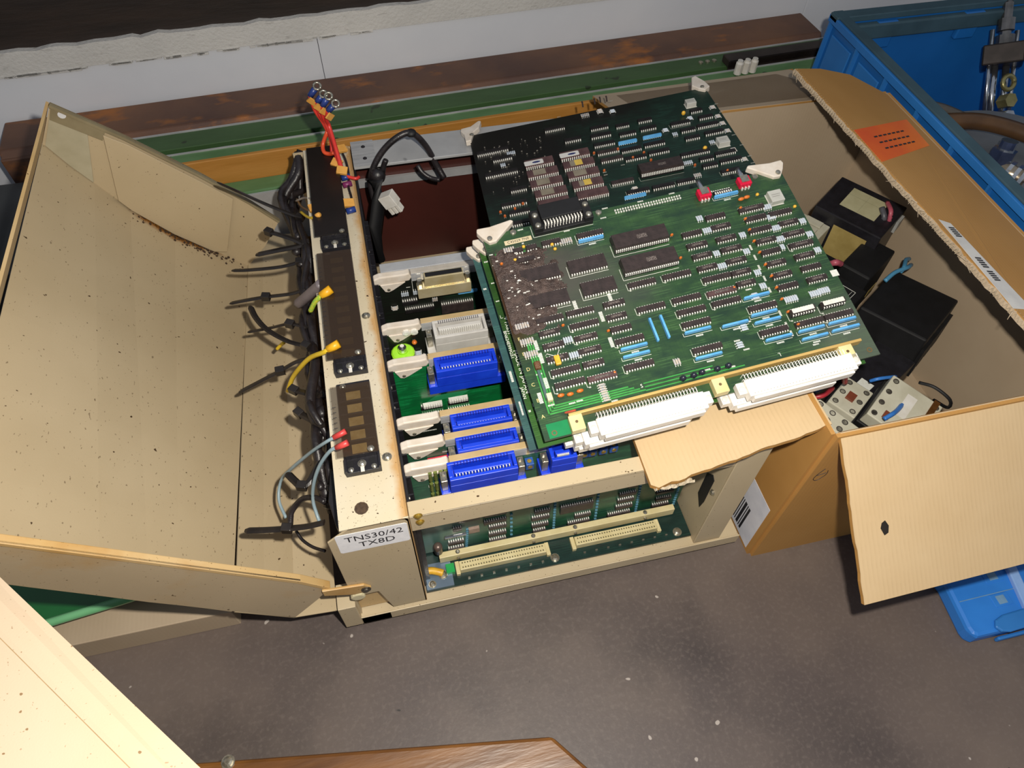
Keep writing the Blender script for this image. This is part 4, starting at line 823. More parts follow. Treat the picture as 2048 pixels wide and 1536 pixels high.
for (x, y) in [(132.9, 213.6), (147.1, 214.6), (153.6, 215.3), (160.9, 214.7)]: b.tube([(x*mm, y*mm, 0), (x*mm, (y+2)*mm, .004), (x*mm, (y+4)*mm, .0045)], .0010, 0, 6)
b.build('rear_pins', mat('sooty_pin', '#2a2220', '#3a302c', 300, .5), D)

# ------------------------------------------------------------------ cardboard carton on the right
def kraft(name, c1, c2, line='#7d6a50', ls=0):
    t = NT(name)
    col = t.mix(t.ramp(t.noise(6, 5), .3, .7), lin(c1), lin(c2))
    col = t.mix(t.math('MULTIPLY', t.ramp(t.noise(14, 4), .55, .75), .3), col, lin(c2))
    wv = t.n('ShaderNodeTexWave'); wv.inputs['Scale'].default_value = 85; wv.inputs['Distortion'].default_value = .6; wv.inputs['Detail'].default_value = 1; t.l(t.tc.outputs['Object'], wv.inputs['Vector'])
    if ls: col = t.mix(t.math('MULTIPLY', t.math('MULTIPLY', t.ramp(wv.outputs[1], .55, .95), t.ramp(t.noise(80, 3), .35, .65)), ls), col, lin(line))
    t.bump(wv.outputs[1], .05, .0006)
    MATS[name] = t.done(col, .62); return t.m
KR = kraft('kraft_outside', '#b98a4c', '#a87a3c'); KI = kraft('kraft_inside', '#c9b08a', '#bfa37a', '#8f7650', .12); KG = kraft('greyed_liner', '#b7a58d', '#a9967e')
BX0, BX1, BY0, BY1, BZ = .315, .6035, .2257, .640, .228
bx = thing('cardboard_box', 'open brown cardboard carton beside the card cage, filled with electrical parts', 'box', Matrix.Translation((0, 0, 0)))
def cpanel(name, poly, n, par=bx, t=.0035, inner=None):
    """corrugated sheet: outside liner plus pale inside liner on the n side"""
    b = MB().slab(poly, n, -t, 0).slab(poly, n, .0004, 1)
    return b.build(name, [KR, inner or KG], par)
cpanel('front_wall', [(BX0, BY0, 0), (BX1, BY0, 0), (BX1, BY0, BZ), (BX0, BY0, BZ)], (0, 1, 0))
cpanel('left_wall', [(BX0, BY0, 0), (BX0, BY1, 0), (BX0, BY1, BZ), (BX0, BY0, BZ)], (1, 0, 0))
cpanel('right_wall', [(BX1, BY0, 0), (BX1, BY1, 0), (BX1, BY1, BZ), (BX1, BY0, BZ)], (-1, 0, 0))
cpanel('rear_wall', [(BX0, BY1, 0), (BX1, BY1, 0), (BX1, BY1, BZ), (BX0, BY1, BZ)], (0, -1, 0))
cpanel('bottom', [(BX0, BY0, .004), (BX1, BY0, .004), (BX1, BY1, .004), (BX0, BY1, .004)], (0, 0, 1))
def torn(a, b, n, amp, seed):
    random.seed(seed); a, b = Vector(a), Vector(b); d = (b - a); side = Vector((-d.y, d.x, 0)).normalized()
    return [tuple(a + d * (k / n) + side * random.uniform(-amp, amp) * (0 < k < n)) for k in range(n + 1)]
# left flap: lies over the cage under the boards, torn front edge
fl_ = [(BX0, .45, BZ), (.235, .45, .212), (.171, .45, .2062)] + [(.171, .28, .2062), (.1695, .2285, .2062), (.1745, .2225, .2062)]
e1 = torn((.18, .2225, .2065), (.3165, .2345, BZ - .001), 26, .0009, 2)
lf = [(BX0, .45)] + [(.17, .45), (.1702, .27), (.1695, .2255), (.1745, .2215)] + [(p[0], p[1]) for p in e1[1:]]
def flapz(x): return .2055 + max(0, x - .17) / .145 * (BZ - .2055)
vs = [(x, y, flapz(x)) for x, y in lf]
b = MB(); k = len(vs)
b.add([(x, y, z - .0045) for x, y, z in vs] + [(x, y, z - .0004) for x, y, z in vs], [tuple(range(k))[::-1]] + [(i, (i+1) % k, k + (i+1) % k, k + i) for i in range(k)], 0)
b.add([(x, y, z - .0004) for x, y, z in vs] + [(x, y, z) for x, y, z in vs], [tuple(range(k, 2*k))] + [(i, (i+1) % k, k + (i+1) % k, k + i) for i in range(k)], 1)
b.build('left_flap', [KR, KI], bx)
b = MB(); random.seed(8); pr = None
for q in range(16):
    x = .1715 + q*.0022; y = .2222 + random.uniform(-.0012, .0010); z = .2048 + random.uniform(-.0006, .0006); d = random.uniform(.0025, .0050)
    c = [(x, y, z), (x, y - .0012, z - .002), (x, y + .0005, z - d), (x, y + .004, z - d)]
    if pr: b.add(pr + c, [(0, 4, 5, 1), (1, 5, 6, 2), (2, 6, 7, 3)])
    pr = c
o = b.build('crushed_edge', mat('pale_torn_paper', '#cbbfa8', '#a8977c', 260, .75, 0, .7, bscale=500), bx)
# front flap hanging down towards the viewer
ff = torn((BX0 + .004, BY0, BZ), (.3200, .1200, .1402), 22, .0006, 4) + [(.608, .1235, .143), (.608, BY0, BZ)]
ff = [(x, y, BZ - (BY0 - y) * .8303) for x, y, z in ff]
cpanel('front_flap', ff, (0, -.6388, .7694), inner=KI)
MB().prism([(-.0035, 0), (-.002, .004), (.001, .0055), (.0035, .001), (.0025, -.0045), (-.001, -.006)], 0, .0004, 0, Matrix.Translation((.3453, .1637, .1772)) @ Matrix.Rotation(math.atan2(.6388, .7694), 4, 'X')).build('punched_hole', mat('hole_dark', '#1c140c', '#0f0a06', 100, .8), bx)
# rear flap folded outwards
cpanel('rear_flap', [(.283, .748, .198), (.290, .646, BZ), (BX1 - .01, .642, BZ), (.545, .752, .200)], (0, .24, .97))
# right flap leaning inwards, outside face up, torn edge with open flutes
RA, RB = Vector((.4815, .6552, .2624)), Vector((.5010, .2450, .2567))
rf = [(.6035, .2257, .2270), (.6035, .637, .2270), (.5681, .6696, .2373), (.5241, .6687, .2501)] + torn(RA, RB, 60, .0012, 6)
b = MB().slab(rf, (.2791, 0, .9603), -.0052, 1).slab(rf, (.2791, 0, .9603), .0004, 0)
rfo = b.build('right_flap', [KR, KG], bx)
fw = MB(); up = Vector((.2791, 0, .9603)); N = 110
pr = None
for k in range(N * 4 + 1):
    f = k / (N * 4); q = RA.lerp(RB, f) + Vector((-.0014, 0, 0)); h = -.0026 + .0021 * math.sin(f * N * 2 * math.pi)
    c = (q + up * h, q + up * (h + .0007), q + up * (h + .0007) + Vector((.004, 0, 0)), q + up * h + Vector((.004, 0, 0)))
    if pr is not None: fw.add(list(pr) + list(c), [(0, 4, 5, 1), (1, 5, 6, 2), (3, 2, 6, 7), (0, 3, 7, 4)])
    pr = c
fw.build('open_flutes', mat('grey_flute', '#b5a68e', '#9d8e78', 300, .7), rfo)
t = MB(); random.seed(12)
for k in range(34):
    q = RA.lerp(RB, random.random()); s_ = random.uniform(.002, .007)
    t.tube([tuple(q), tuple(q + Vector((-s_*.6, random.uniform(-s_, s_), random.uniform(-.003, .001)))), tuple(q + Vector((-s_, random.uniform(-s_, s_)*1.4, random.uniform(-.006, 0))))], [.0007, .0005, .0002], 0, 4)
o = t.build('torn_fibres', KG, rfo); o['kind'] = 'stuff'
def flapq(pts, lift): return [tuple(Vector(p) + up * lift) for p in pts]
ORT = mat('orange_label', '#f58426', '#e05a2c', 9, .4)
b = MB().slab(flapq([(.4905, .5402, .2598), (.5932, .5844, .230), (.5903, .5352, .2308), (.4915, .487, .2595)], .0006), up, .0002, 0)
st_ = b.build('orange_sticker', ORT, rfo)
L0, L1 = Vector((.512, .530, .2533)), Vector((.575, .562, .2355))
b = MB(); random.seed(9)
for r_ in range(3):
    for k in range(7):
        q = Vector((.512 + k*.0085 + r_*.001, .5215 + k*.0036 - r_*.0095 + .012, 0)); q.z = .228 + (.600 - q.x) * .2906 + .0011
        b.add([q, q + Vector((.006, .0027, -.0017)), q + Vector((.0063, .0005, -.0018)), q + Vector((.0003, -.0022, 0))], [(0, 1, 2, 3)])
b.build('sticker_print', TXT, st_)
b = MB().slab(flapq([(.5009, .4023, .2568), (.5127, .3983, .2534), (.5200, .290, .2513), (.4975, .290, .2578)], .0006), up, .0002, 0)
sl = b.build('shipping_label', LABW, rfo)
b = MB()
for (ya, yb, c) in ((.392, .378, 0), (.352, .338, 0), (.335, .322, 0)):
    for k in range(5): b.slab(flapq([(.5045, ya - (ya-yb)*k/5, .2559), (.5115, ya - (ya-yb)*k/5, .2539), (.5115, ya - (ya-yb)*(k+.6)/5, .2539), (.5045, ya - (ya-yb)*(k+.6)/5, .2559)], .0009), up, .0001, 0)
b.build('label_print', TXT, sl)['kind'] = 'stuff'
# white barcode label on the left wall
wl = MB().prism([(.2310, .004), (.2320, .086), (.279, .086), (.279, .004)], BX0 - .0037, BX0 - .0035, axis='x').build('barcode_label', mat('label_paper', '#dfe1ea', '#d0d3de', 60, .5), bx)
b = MB()
for (a, c) in ((.2500, .0028), (.2542, .0012), (.2570, .0035), (.2622, .0012), (.2650, .0030), (.2700, .0015)): b.box(BX0 - .0039, BX0 - .0037, a, a + c, .010, .050)
b.build('barcode', TXT, wl)
# handwritten mark on the front wall
MB().tube(spl([(.326, BY0 - .0036, .176), (.322, BY0 - .0036, .168), (.321, BY0 - .0036, .16), (.326, BY0 - .0036, .157), (.331, BY0 - .0036, .165), (.330, BY0 - .0036, .172)], 4), .0003, 0, 4).tube(spl([(.322, BY0 - .0036, .166), (.330, BY0 - .0036, .168)], 3), .0003, 0, 4).build('pen_mark', TXT, bx)

# ------------------------------------------------------------------ electrical parts inside the carton
GREYL = mat('module_label', '#b9b594', '#a8a380', 40, .45); GOLDL = mat('gold_label', '#b09c62', '#9c8850', 60, .4)
CONT = mat('contactor_grey', '#c3c0ae', '#b2ae9a', 50, .45)
def solid(name, label, cat, M, sx, sy, sz, m, bev=.0012, group=None):
    t = thing(name, label, cat, M, group)
    MB().box(-sx/2, sx/2, -sy/2, sy/2, 0, sz).build('body', m, t, bevel=bev); return t
# transformer block with two labels
m1 = solid('transformer', 'black encapsulated transformer with two pale labels and red lead, in the carton', 'transformer', TR(.545, .535, .088, .60, .0, -.10), .062, .080, .074, BLK)
MB().box(-.012, .022, -.022, .020, .074, .0743).build('nameplate', GREYL, m1)
MB().box(.010, .0101, -.022, .020, .0743, .0744).box(-.012, .022, -.001, -.0009, .0743, .0744).build('nameplate_lines', mat('label_grid', '#6d6a52', '#5f5c46', 60, .5), m1)
MB().box(-.0313, -.0310, -.028, .012, .018, .062).build('nameplate', GOLDL, m1)
MB().box(.012, .026, -.043, -.0385, .050, .066).build('lead_clip', mat('clip_grey', '#a9a9a6', '#8f8f8c', 60, .4), m1)
m1b = solid('relay_socket', 'cream relay socket with brown knob wedged left of the black transformer', 'relay socket', TR(.478, .527, .062, .60, .0, .0), .046, .034, .080, CONT)
for k in range(3): MB().box(-.020 + k*.014, -.011 + k*.014, -.010, .010, .082, .0845).build('clamp_ridge', CONT, m1b)
MB().lathe((.014, 0, .082), (0, 0, 1), [(0, .004), (.001, .004)], 0, 12).build('brown_knob', mat('brown_knob', '#7a3f2a', '#6a3422', 80, .4), m1b)
m2 = solid('power_module', 'large black power module with blue wires on its top edge, in the carton', 'module', TR(.538, .400, .070, .58, -.06, .05), .084, .072, .064, BLKM, .002)
for k in range(4): MB().box(-.040 + k*.020, -.026 + k*.020, -.0395, -.035, .010, .050).build('cooling_fin', BLKM, m2)
MB().box(-.035, -.006, .026, .0345, .0622, .0626).build('green_label', mat('lime_label', '#86c83c', '#78b830', 80, .45), m2)
m2b = solid('power_module', 'second black power module lying half under the top circuit board, printed white frame', 'module', TR(.448, .440, .078, .55, .0, .0), .074, .075, .060, BLKM, .002)
b = MB().box(-.010, .026, -.030, -.0295, .06, .0602).box(.0255, .026, -.030, .018, .06, .0602).box(-.010, .024, -.0265, -.0262, .06, .0602)
b.build('printed_frame', SILK, m2b)
m2c = solid('relay_block', 'tall black relay block between the transformer and the large power module', 'relay', TR(.525, .472, .075, .58, .0, .0), .062, .034, .066, BLKM, .002)
MB().box(.006, .026, -.0174, -.0170, .010, .020).build('printed_mark', GOLDL, m2c)
m3 = solid('relay_block', 'black relay block in the carton between the big module and the contactors', 'relay', TR(.478, .345, .050, .50, -.04, .03), .080, .044, .058, BLK)
MB().box(-.040, -.022, -.010, .004, .058, .0583).build('printed_mark', SILK, m3)
def contactor(label, M, sx, sy, sz, nx):
    t = thing('contactor', label, 'contactor', M, 'contactors in the carton')
    MB().box(-sx/2, sx/2, -sy/2, sy/2, 0, sz*.7).build('base', BLKM, t, bevel=.001)
    MB().box(-sx/2 + .002, sx/2 - .002, -sy/2 + .002, sy/2 - .002, sz*.7, sz).build('housing', CONT, t, bevel=.001)
    for k in range(nx):
        xx = -sx/2 + sx*(k + .5)/nx
        for yy in (-sy/2 + .007, sy/2 - .007):
            MB().lathe((xx, yy, sz), (0, 0, 1), [(0, .0030), (.0004, .0030), (.0004, .0022), (-.0006, .0020)], 0, 10).build('terminal_screw', mat('screw_dark', '#4a4540', '#6a645c', 200, .4, .5), t)
    return t
k1 = contactor('large pale grey contactor with white label and blue wire, lower right in the carton', TR(.459, .2905, .082, .62, .12, -.10), .060, .056, .052, 4)
MB().box(-.010, .018, -.004, .006, .052, .0524).build('name_label', WHT, k1); MB().box(-.022, -.014, .008, .014, .052, .0545).build('test_button', mat('brown_knob', '#7a3f2a', '#6a3422', 80, .4), k1)
MB().box(-.029, .029, -.022, -.0165, .048, .0535).build('copper_bar', mat('copper_bar', '#9a6a3c', '#7c5028', 120, .3, .7), k1)
k2 = contactor('small pale grey contactor left of the large one, in the carton', TR(.412, .3080, .088, .60, .05, .05), .046, .032, .046, 3)
MB().box(-.006, .004, -.004, .004, .046, .0484).build('test_button', mat('brown_knob', '#7a3f2a', '#6a3422', 80, .4), k2)
k3 = contactor('narrow pale terminal strip with round screws beside the left flap of the carton', TR(.371, .2800, .098, -1.0, .0, .1), .052, .024, .055, 4)
def wire(name, label, pts, r, m, cat='wire', n=6, group=None):
    o = MB().tube(spl(pts, n), r, 0, 7).build(name, m, smooth=True); return tag(o, label, cat, group)
REDW = mat('red_wire', '#b8323a', '#9c2530', 60, .4); BLUW = mat('blue_wire', '#3b7fd0', '#2f6cba', 60, .4); PINKW = mat('pink_wire', '#b85a6a', '#a04a5a', 60, .4)
wire('lead_wire', 'pink-red wire hanging from the black transformer in the carton', [(0.5655, 0.5244, 0.168), (0.558, 0.5061, 0.17), (0.5603, 0.5038, 0.15), (0.5694, 0.5163, 0.12)], .0026, PINKW)
wire('lead_wire', 'thick grey wire beside the pink-red one on the transformer', [(0.5548, 0.5179, 0.168), (0.5543, 0.5061, 0.16), (0.5618, 0.5136, 0.13), (0.5633, 0.5227, 0.11)], .0032, mat('grey_wire', '#55555c', '#44444a', 60, .4))
wire('lead_wire', 'blue wire loop on top of the large black power module', [(0.5259, 0.4374, 0.138), (0.5397, 0.4435, 0.142), (0.5574, 0.4476, 0.142), (0.5717, 0.4569, 0.134)], .0024, mat('pale_blue_wire', '#4f8fb5', '#427fa4', 60, .4))
wire('lead_wire', 'second blue wire crossing the green label of the power module', [(0.5481, 0.4448, 0.139), (0.5526, 0.4476, 0.143), (0.5653, 0.461, 0.139), (0.5768, 0.4677, 0.132)], .0024, MATS['pale_blue_wire'])
wire('lead_wire', 'bright blue wire across the large contactor', [(0.428, 0.2744, 0.14), (0.4372, 0.2767, 0.142), (0.4476, 0.2818, 0.138), (0.461, 0.2902, 0.132)], .0022, BLUW)
wire('lead_wire', 'bright blue wire behind the contactors in the carton', [(0.4477, 0.3241, 0.128), (0.4542, 0.3213, 0.134), (0.4761, 0.3236, 0.128)], .0018, BLUW)
wire('lead_wire', 'red wire below the white connectors, upper one', [(0.3629, 0.3036, 0.175), (0.3737, 0.3058, 0.178), (0.3916, 0.3111, 0.172), (0.4058, 0.3148, 0.15)], .0028, REDW)
wire('lead_wire', 'red wire below the white connectors, lower one', [(0.357, 0.2969, 0.165), (0.3664, 0.2955, 0.168), (0.3836, 0.3056, 0.16)], .0024, REDW)
wire('lead_wire', 'dark blue wire between the two red wires below the white connectors', [(0.3577, 0.2993, 0.17), (0.3693, 0.3021, 0.172), (0.3859, 0.3096, 0.168)], .0022, mat('dark_blue_wire', '#2f5578', '#26496a', 60, .4))
wire('cable_loop', 'clear brownish cable loop at the front right of the contactors', [(0.475, 0.2997, 0.15), (0.482, 0.2884, 0.155), (0.4921, 0.2752, 0.15), (0.4985, 0.2757, 0.135), (0.5042, 0.2941, 0.12)], .0016, BLKM, 'cable')
wire('lead_wire', 'small red wire end beside the right edge of the top board', [(0.4692, 0.4634, 0.15), (0.4714, 0.459, 0.156), (0.481, 0.4609, 0.15)], .0034, PINKW)

# ------------------------------------------------------------------ the cover swung open on the left
cv = thing('cage_cover', 'beige sheet metal cover swung open on the left of the cage, rust stained inside', 'cover', Matrix.Translation((0, 0, 0)))
CVY0, CVY1 = .240, .690
def cover_mat(name='cover_inside_paint', rust=True):
    t = NT(name)
    col = t.mix(t.ramp(t.noise(5, 4), .3, .72), lin('#bcab8c'), lin('#ad9b7b'))
    col = t.mix(t.ramp(t.noise(210, 1), .765, .785), col, lin('#4a3a28'))
    col = t.mix(t.math('MULTIPLY', t.ramp(t.noise(1, 1, t.coord((520, 260, 520))), .72, .75), .6), col, lin('#57442e'))
    sx = t.n('ShaderNodeSeparateXYZ'); t.l(t.tc.outputs['Object'], sx.inputs[0])
    if not rust: t.bump(t.noise(700, 2), .08, .0006); MATS[name] = t.done(col, .40); return t.m
    # rust along the far fold, strongest in the middle
    dy = t.math('DIVIDE', t.math('SUBTRACT', .6895, sx.outputs[1]), .017)
    dx = t.math('DIVIDE', t.math('SUBTRACT', sx.outputs[0], -.222), .050)
    d = t.math('SQRT', t.math('ADD', t.math('MULTIPLY', dx, dx), t.math('MULTIPLY', dy, dy)))
    d = t.math('ADD', d, t.math('MULTIPLY', t.math('SUBTRACT', t.noise(70, 5), .5), 1.1))
    col = t.mix(t.ramp(d, .45, .85, (1, 1, 1, 1), (0, 0, 0, 1)), col, lin('#8a5a22'))
    col = t.mix(t.math('MULTIPLY', t.ramp(d, .20, .50, (1, 1, 1, 1), (0, 0, 0, 1)), t.ramp(t.noise(220, 2), .45, .55)), col, lin('#241a10'))
    t.bump(t.noise(700, 2), .08, .0006); MATS['cover_inside'] = t.done(col, .40); return t.m
CVM = cover_mat(); CVW = cover_mat('cover_wall_paint', False)
NP = [(-.302, .2530), (-.2687, .2127), (-.2389, .1782), (-.2153, .1498), (-.200, .1335), (-.185, .1165), (-.1700, .0985)]
FP = [(-.3049, .2550), (-.2924, .2268), (-.2787, .2030), (-.2584, .1665), (-.2259, .1249), (-.1920, .0914), (-.1616, .0607)]
def loft(P, Q, m, name, th=.0013, CVY1=CVY1):
    vs = []; k = len(P); R_ = 6
    for r_ in range(R_ + 1):
        f = r_ / R_
        for (a, c) in zip(P, Q): vs.append((a[0]*(1-f) + c[0]*f, CVY0 + (CVY1 - CVY0)*f, a[1]*(1-f) + c[1]*f))
    n0 = len(vs); vs += [(x - th*.7, y, z - th*.7) for x, y, z in vs]; fs = []
    for r_ in range(R_):
        for i in range(k - 1):
            q = (r_*k+i, r_*k+i+1, (r_+1)*k+i+1, (r_+1)*k+i); fs.append(q); fs.append(tuple(n0 + w_ for w_ in q[::-1]))
    for r_ in range(R_):
        for i in (0, k-1): q = (r_*k+i, (r_+1)*k+i); fs.append((q[0], q[1], n0+q[1], n0+q[0]))
    for i in range(k-1):
        for r_ in (0, R_): fs.append((r_*k+i, r_*k+i+1, n0+r_*k+i+1, n0+r_*k+i))
    return MB().add(vs, fs).build(name, m, cv)
loft(NP, FP, CVM, 'cover_floor')
loft([(-.1685, .0958), (-.150, .0770), (-.1291, .0555), (-.0935, .0500)], [(-.1598, .0588), (-.145, .0530), (-.122, .0490), (-.0935, .0460)], CVW, 'cover_hinge_leaf', CVY1=.752)
fl_p = FP
side = [(-.2815, .3050), (-.108, .1300), (-.0905, .1010), (-.1291, .0548)] + NP[::-1] + [(-.300, .284)]
MB().prism(side, CVY0, CVY0 + .0014, axis='y').build('near_side_wall', painted('stained_beige', '#b9a78a', '#ac9a7e', '#5a4a34', edge='#b08a52'), cv)
far = [(-.2792, .2950), (-.229, .2529), (-.1742, .1995), (-.1339, .1560), (-.1088, .1240), (-.1347, .0880)] + FP[::-1]
MB().prism(far, CVY1 - .0014, CVY1, axis='y').build('far_side_wall', CVW, cv)
# rolled rims
MB().prism([(-.2815, .3050), (-.108, .1300), (-.0890, .1040), (-.0915, .1000), (-.111, .1265), (-.2840, .3020)], CVY0 - .0005, CVY0 + .006, axis='y').build('near_rim', BEIY, cv, bevel=.0006)
MB().prism([(-.2792, .2950), (-.229, .2529), (-.1742, .1995), (-.1339, .1560), (-.1088, .1240), (-.1108, .1228), (-.1359, .1545), (-.1762, .1978), (-.231, .2508), (-.2815, .2930)], CVY1 - .005, CVY1 + .0005, axis='y').build('far_rim', mat('olive_edge', '#8f8468', '#7d7258', 40, .45), cv)
MB().prism([(-.2800, .2950), (-.3045, .256), (-.306, .2575), (-.2820, .2965)], CVY0, CVY1, axis='y').build('end_lip', BEIY, cv)
# end tab with a hole at the far corner, inside step plate
MB().prism([(-.2785, .2935), (-.256, .2750), (-.2790, .2050), (-.2915, .2270), (-.3030, .2530)], CVY1 - .0026, CVY1 - .0016, axis='y').build('corner_tab', mat('tab_paint', '#b3ac94', '#a49d84', 40, .4), cv)
MB().prism([(-.2785, .2940), (-.2420, .2640), (-.2500, .2520), (-.2860, .2800)], CVY1 - .0040, CVY1 - .0027, axis='y').build('tab_strip', MATS['olive_edge'], cv)
MB().lathe((-.2735, CVY1 - .0041, .2835), (0, -1, 0), [(0, .0036), (.0003, .0036)], 0, 14).build('tab_hole', mat('pale_hole', '#d5d6d8', '#cbccd0', 60, .5), cv)
MB().prism([(-.2470, .2585), (-.2290, .2450), (-.1742, .1900), (-.1500, .1640), (-.1780, .0905), (-.192, .0935), (-.2259, .1270), (-.2560, .1660), (-.2640, .1810)], CVY1 - .0056, CVY1 - .0042, axis='y').build('doubler_plate', CVW, cv, bevel=.0005)
# lug and pivot bolt on the cage corner
MB().prism([(-.0960, .1060), (-.0620, .1010), (-.0570, .0930), (-.0585, .0870), (-.0720, .0850), (-.0960, .0960)], CVY0 - .0030, CVY0 - .0006, axis='y').build('pivot_lug', BEIY, cv, bevel=.0006)
MB().lathe((-.0615, CVY0 - .003, .0925), (0, -1, 0), [(0, .0042), (.001, .0042), (.001, .0028), (.002, .0026)], 0, 12).build('pivot_bolt', mat('dark_bolt', '#4a4640', '#6b665c', 200, .35, .7), cv)
MB().lathe((-.0705, CVY0 - .0015, .0775), (0, -1, 0), [(-.004, .0062), (.0015, .0062), (.002, .005)], 0, 14).build('pivot_bush', mat('ivory_bush', '#d8cfae', '#cabf9a', 60, .4), cv)
# rust crumbs lying along the fold
b = MB(); random.seed(21)
for q in range(170):
    f = random.triangular(0, 1, .55); x = -.262 + f*.098; i = 0
    z = [zz for zz in [fl_p[j][1] + (x - fl_p[j][0]) / (fl_p[j+1][0] - fl_p[j][0]) * (fl_p[j+1][1] - fl_p[j][1]) for j in range(len(fl_p)-1) if fl_p[j][0] <= x <= fl_p[j+1][0]]]
    if not z: continue
    s_ = random.uniform(.0005, .0019); yy = CVY1 - .003 - abs(random.gauss(0, .007)); b.ball((x, yy, z[0] + s_*.5), s_, s_, s_*.8, 0, 5, 3)
o = b.build('rust_crumbs', mat('rust_crumb', '#2c2118', '#4a3520', 600, .8), cv); o['kind'] = 'stuff'

# ------------------------------------------------------------------ things under and around the cover
o = MB().box(-.62, -.19, .266, .60, 0, .034).build('flat_carton', KG, bevel=.001); tag(o, 'flat brown carton lying on the floor under the open cover', 'box')
g = thing('plastic_tray', 'dark green plastic tray with pale rim, under the open cover', 'tray', Matrix.Translation((0, 0, 0)))
MB().prism([(-.46, .275), (-.235, .297), (-.225, .305), (-.232, .33), (-.46, .40)], .044, .052).build('tray_sheet', mat('dark_green_plastic', '#1f6a34', '#185a2a', 12, .35), g, bevel=.001)
MB().tube(spl([(-.46, .268, .056), (-.34, .282, .055), (-.245, .294, .054), (-.226, .303, .054), (-.230, .325, .056)], 5), .004, 0, 8).build('tray_rim', mat('pale_green_rim', '#6fb07e', '#5a9c6a', 20, .35), g, smooth=True)
o = MB().box(-.50, -.245, .300, .40, .0345, .0435).build('blue_folder', mat('navy_sheet', '#16254a', '#101c3c', 30, .5)); tag(o, 'dark blue flat folder between the green tray and the carton', 'folder')
db = thing('storage_bin', 'dark grey metal bin at the left edge behind the open cover', 'bin', Matrix.Translation((0, 0, 0)))
MB().box(-.70, -.415, .70, .86, 0, .085).build('bin_body', mat('dark_grey_metal', '#2b2d30', '#222427', 15, .5), db, bevel=.003)
MB().box(-.705, -.410, .695, .865, .085, .095).build('bin_rim', mat('bin_rim', '#34373a', '#2b2e31', 20, .45), db, bevel=.002)
# foreground: beige lid at the lower left, brown box at the bottom edge
fg = thing('cabinet_lid', 'bright cream metal lid filling the lower left corner, closest to the viewer', 'lid', Matrix.Translation((0, 0, 0)))
FGM = painted('cream_lid_paint', '#c9b59c', '#c4ac8e', '#8a7050')
e0, e1_ = Vector((-0.2754, 0.2481, 0.3)), Vector((-0.0992, 0.0532, 0.3))
d_ = (e1_ - e0); nrm = Vector((d_.y, -d_.x, 0)).normalized()
if nrm.x > 0: nrm = -nrm
def off(p, k, dz): return tuple(Vector(p) + nrm * k + Vector((0, 0, dz)))
MB().add([off(e0, .012, -.012), off(e1_, .012, -.012), off(e0, .000, -.004), off(e1_, .000, -.004), off(e0, .006, .0), off(e1_, .010, 0), off(e0, .016, .0012), off(e1_, .016, .0012), off(e0, .40, .0), off(e1_, .40, 0), off(e0, .40, -.012), off(e1_, .40, -.012)], [(0, 1, 3, 2), (2, 3, 5, 4), (4, 5, 7, 6), (6, 7, 9, 8), (8, 9, 11, 10), (0, 10, 11, 1), (0, 2, 4, 6, 8, 10), (1, 11, 9, 7, 5, 3)]).build('lid_sheet', FGM, fg)
MB().tube([off(e0, .0185, .0006), off(e1_, .0185, .0006)], .0007, 0, 6).build('bead_line', mat('bead_brown', '#a68c66', '#8c734f', 60, .6), fg)  # crease drawn as a thin line of darker brown
MB().slab([off(e0, .12, -.012), off(e1_, .12, -.012), off(e1_, .38, -.012), off(e0, .38, -.012)], (0, 0, 1), -.288, 0).build('lid_support', BEI, fg)
br = thing('brown_case', 'brown varnished wooden case at the bottom edge of the picture, with one screw', 'case', Matrix.Translation((0, 0, 0)))
p0, p1, p2 = (-0.2096, 0.139, 0.07), (0.066, 0.0952, 0.07), (0.1079, 0.0407, 0.07)
MB().slab([p0, p1, p2, (p2[0], -.25, .07), (.06, -.25, .07)], (0, 0, 1), -.06, 0).build('case_top', mat('varnished_brown', '#7a5024', '#573516', 12, .35, 0, .1, sc=(1, 6, 1)), br, bevel=.003)
s0 = (-0.1812, 0.1371, 0.072)
screw(s0[0], s0[1] - .004, .070, .0042, par=br)

# ------------------------------------------------------------------ cable harness, ties and wires along the left of the post
HB_ = mat('harness_black', '#1a1719', '#2a2527', 90, .38, 0, .2)
TIE = mat('tie_nylon', '#1b1818', '#2b2623', 60, .33)
hs = thing('cable_harness', 'thick lumpy bundle of black cables running along the left of the terminal post', 'cable harness', Matrix.Translation((0, 0, 0)))
path = [(-0.0637, 0.7044, 0.19), (-0.0791, 0.6831, 0.18), (-0.09, 0.6609, 0.165), (-0.0786, 0.6111, 0.17), (-0.0762, 0.5643, 0.17), (-0.0775, 0.5263, 0.165), (-0.0775, 0.4791, 0.165), (-0.0756, 0.423, 0.165), (-0.0752, 0.3777, 0.165), (-0.0752, 0.344, 0.16), (-0.076, 0.3172, 0.155), (-0.0757, 0.2959, 0.15)]
random.seed(31)
for c in range(7):
    pp = [(p[0] + random.uniform(-.009, .006), p[1], p[2] - random.uniform(-.012, .022)) for p in path]
    MB().tube(spl(pp, 5), random.uniform(.0030, .0048), 0, 7).build('cable', HB_, hs, smooth=True)
for k in range(26):
    i = random.randint(3, len(path) - 2); f = random.random(); q = Vector(path[i]).lerp(Vector(path[min(i+1, len(path)-1)]), f)
    s_ = random.uniform(.0035, .0065)
    MB().ball((q.x + random.uniform(-.008, .006), q.y, q.z + random.uniform(-.01, .006)), s_, s_*1.3, s_*.8, 0, 7, 5).build('insulation_lump', HB_, hs, smooth=True)
MB().prism([(-.070, .2575), (-.066, .249), (-.0625, .262), (-.064, .30), (-.070, .31), (-.074, .28)], .165, .178).build('black_clamp', BLK, hs, bevel=.001)
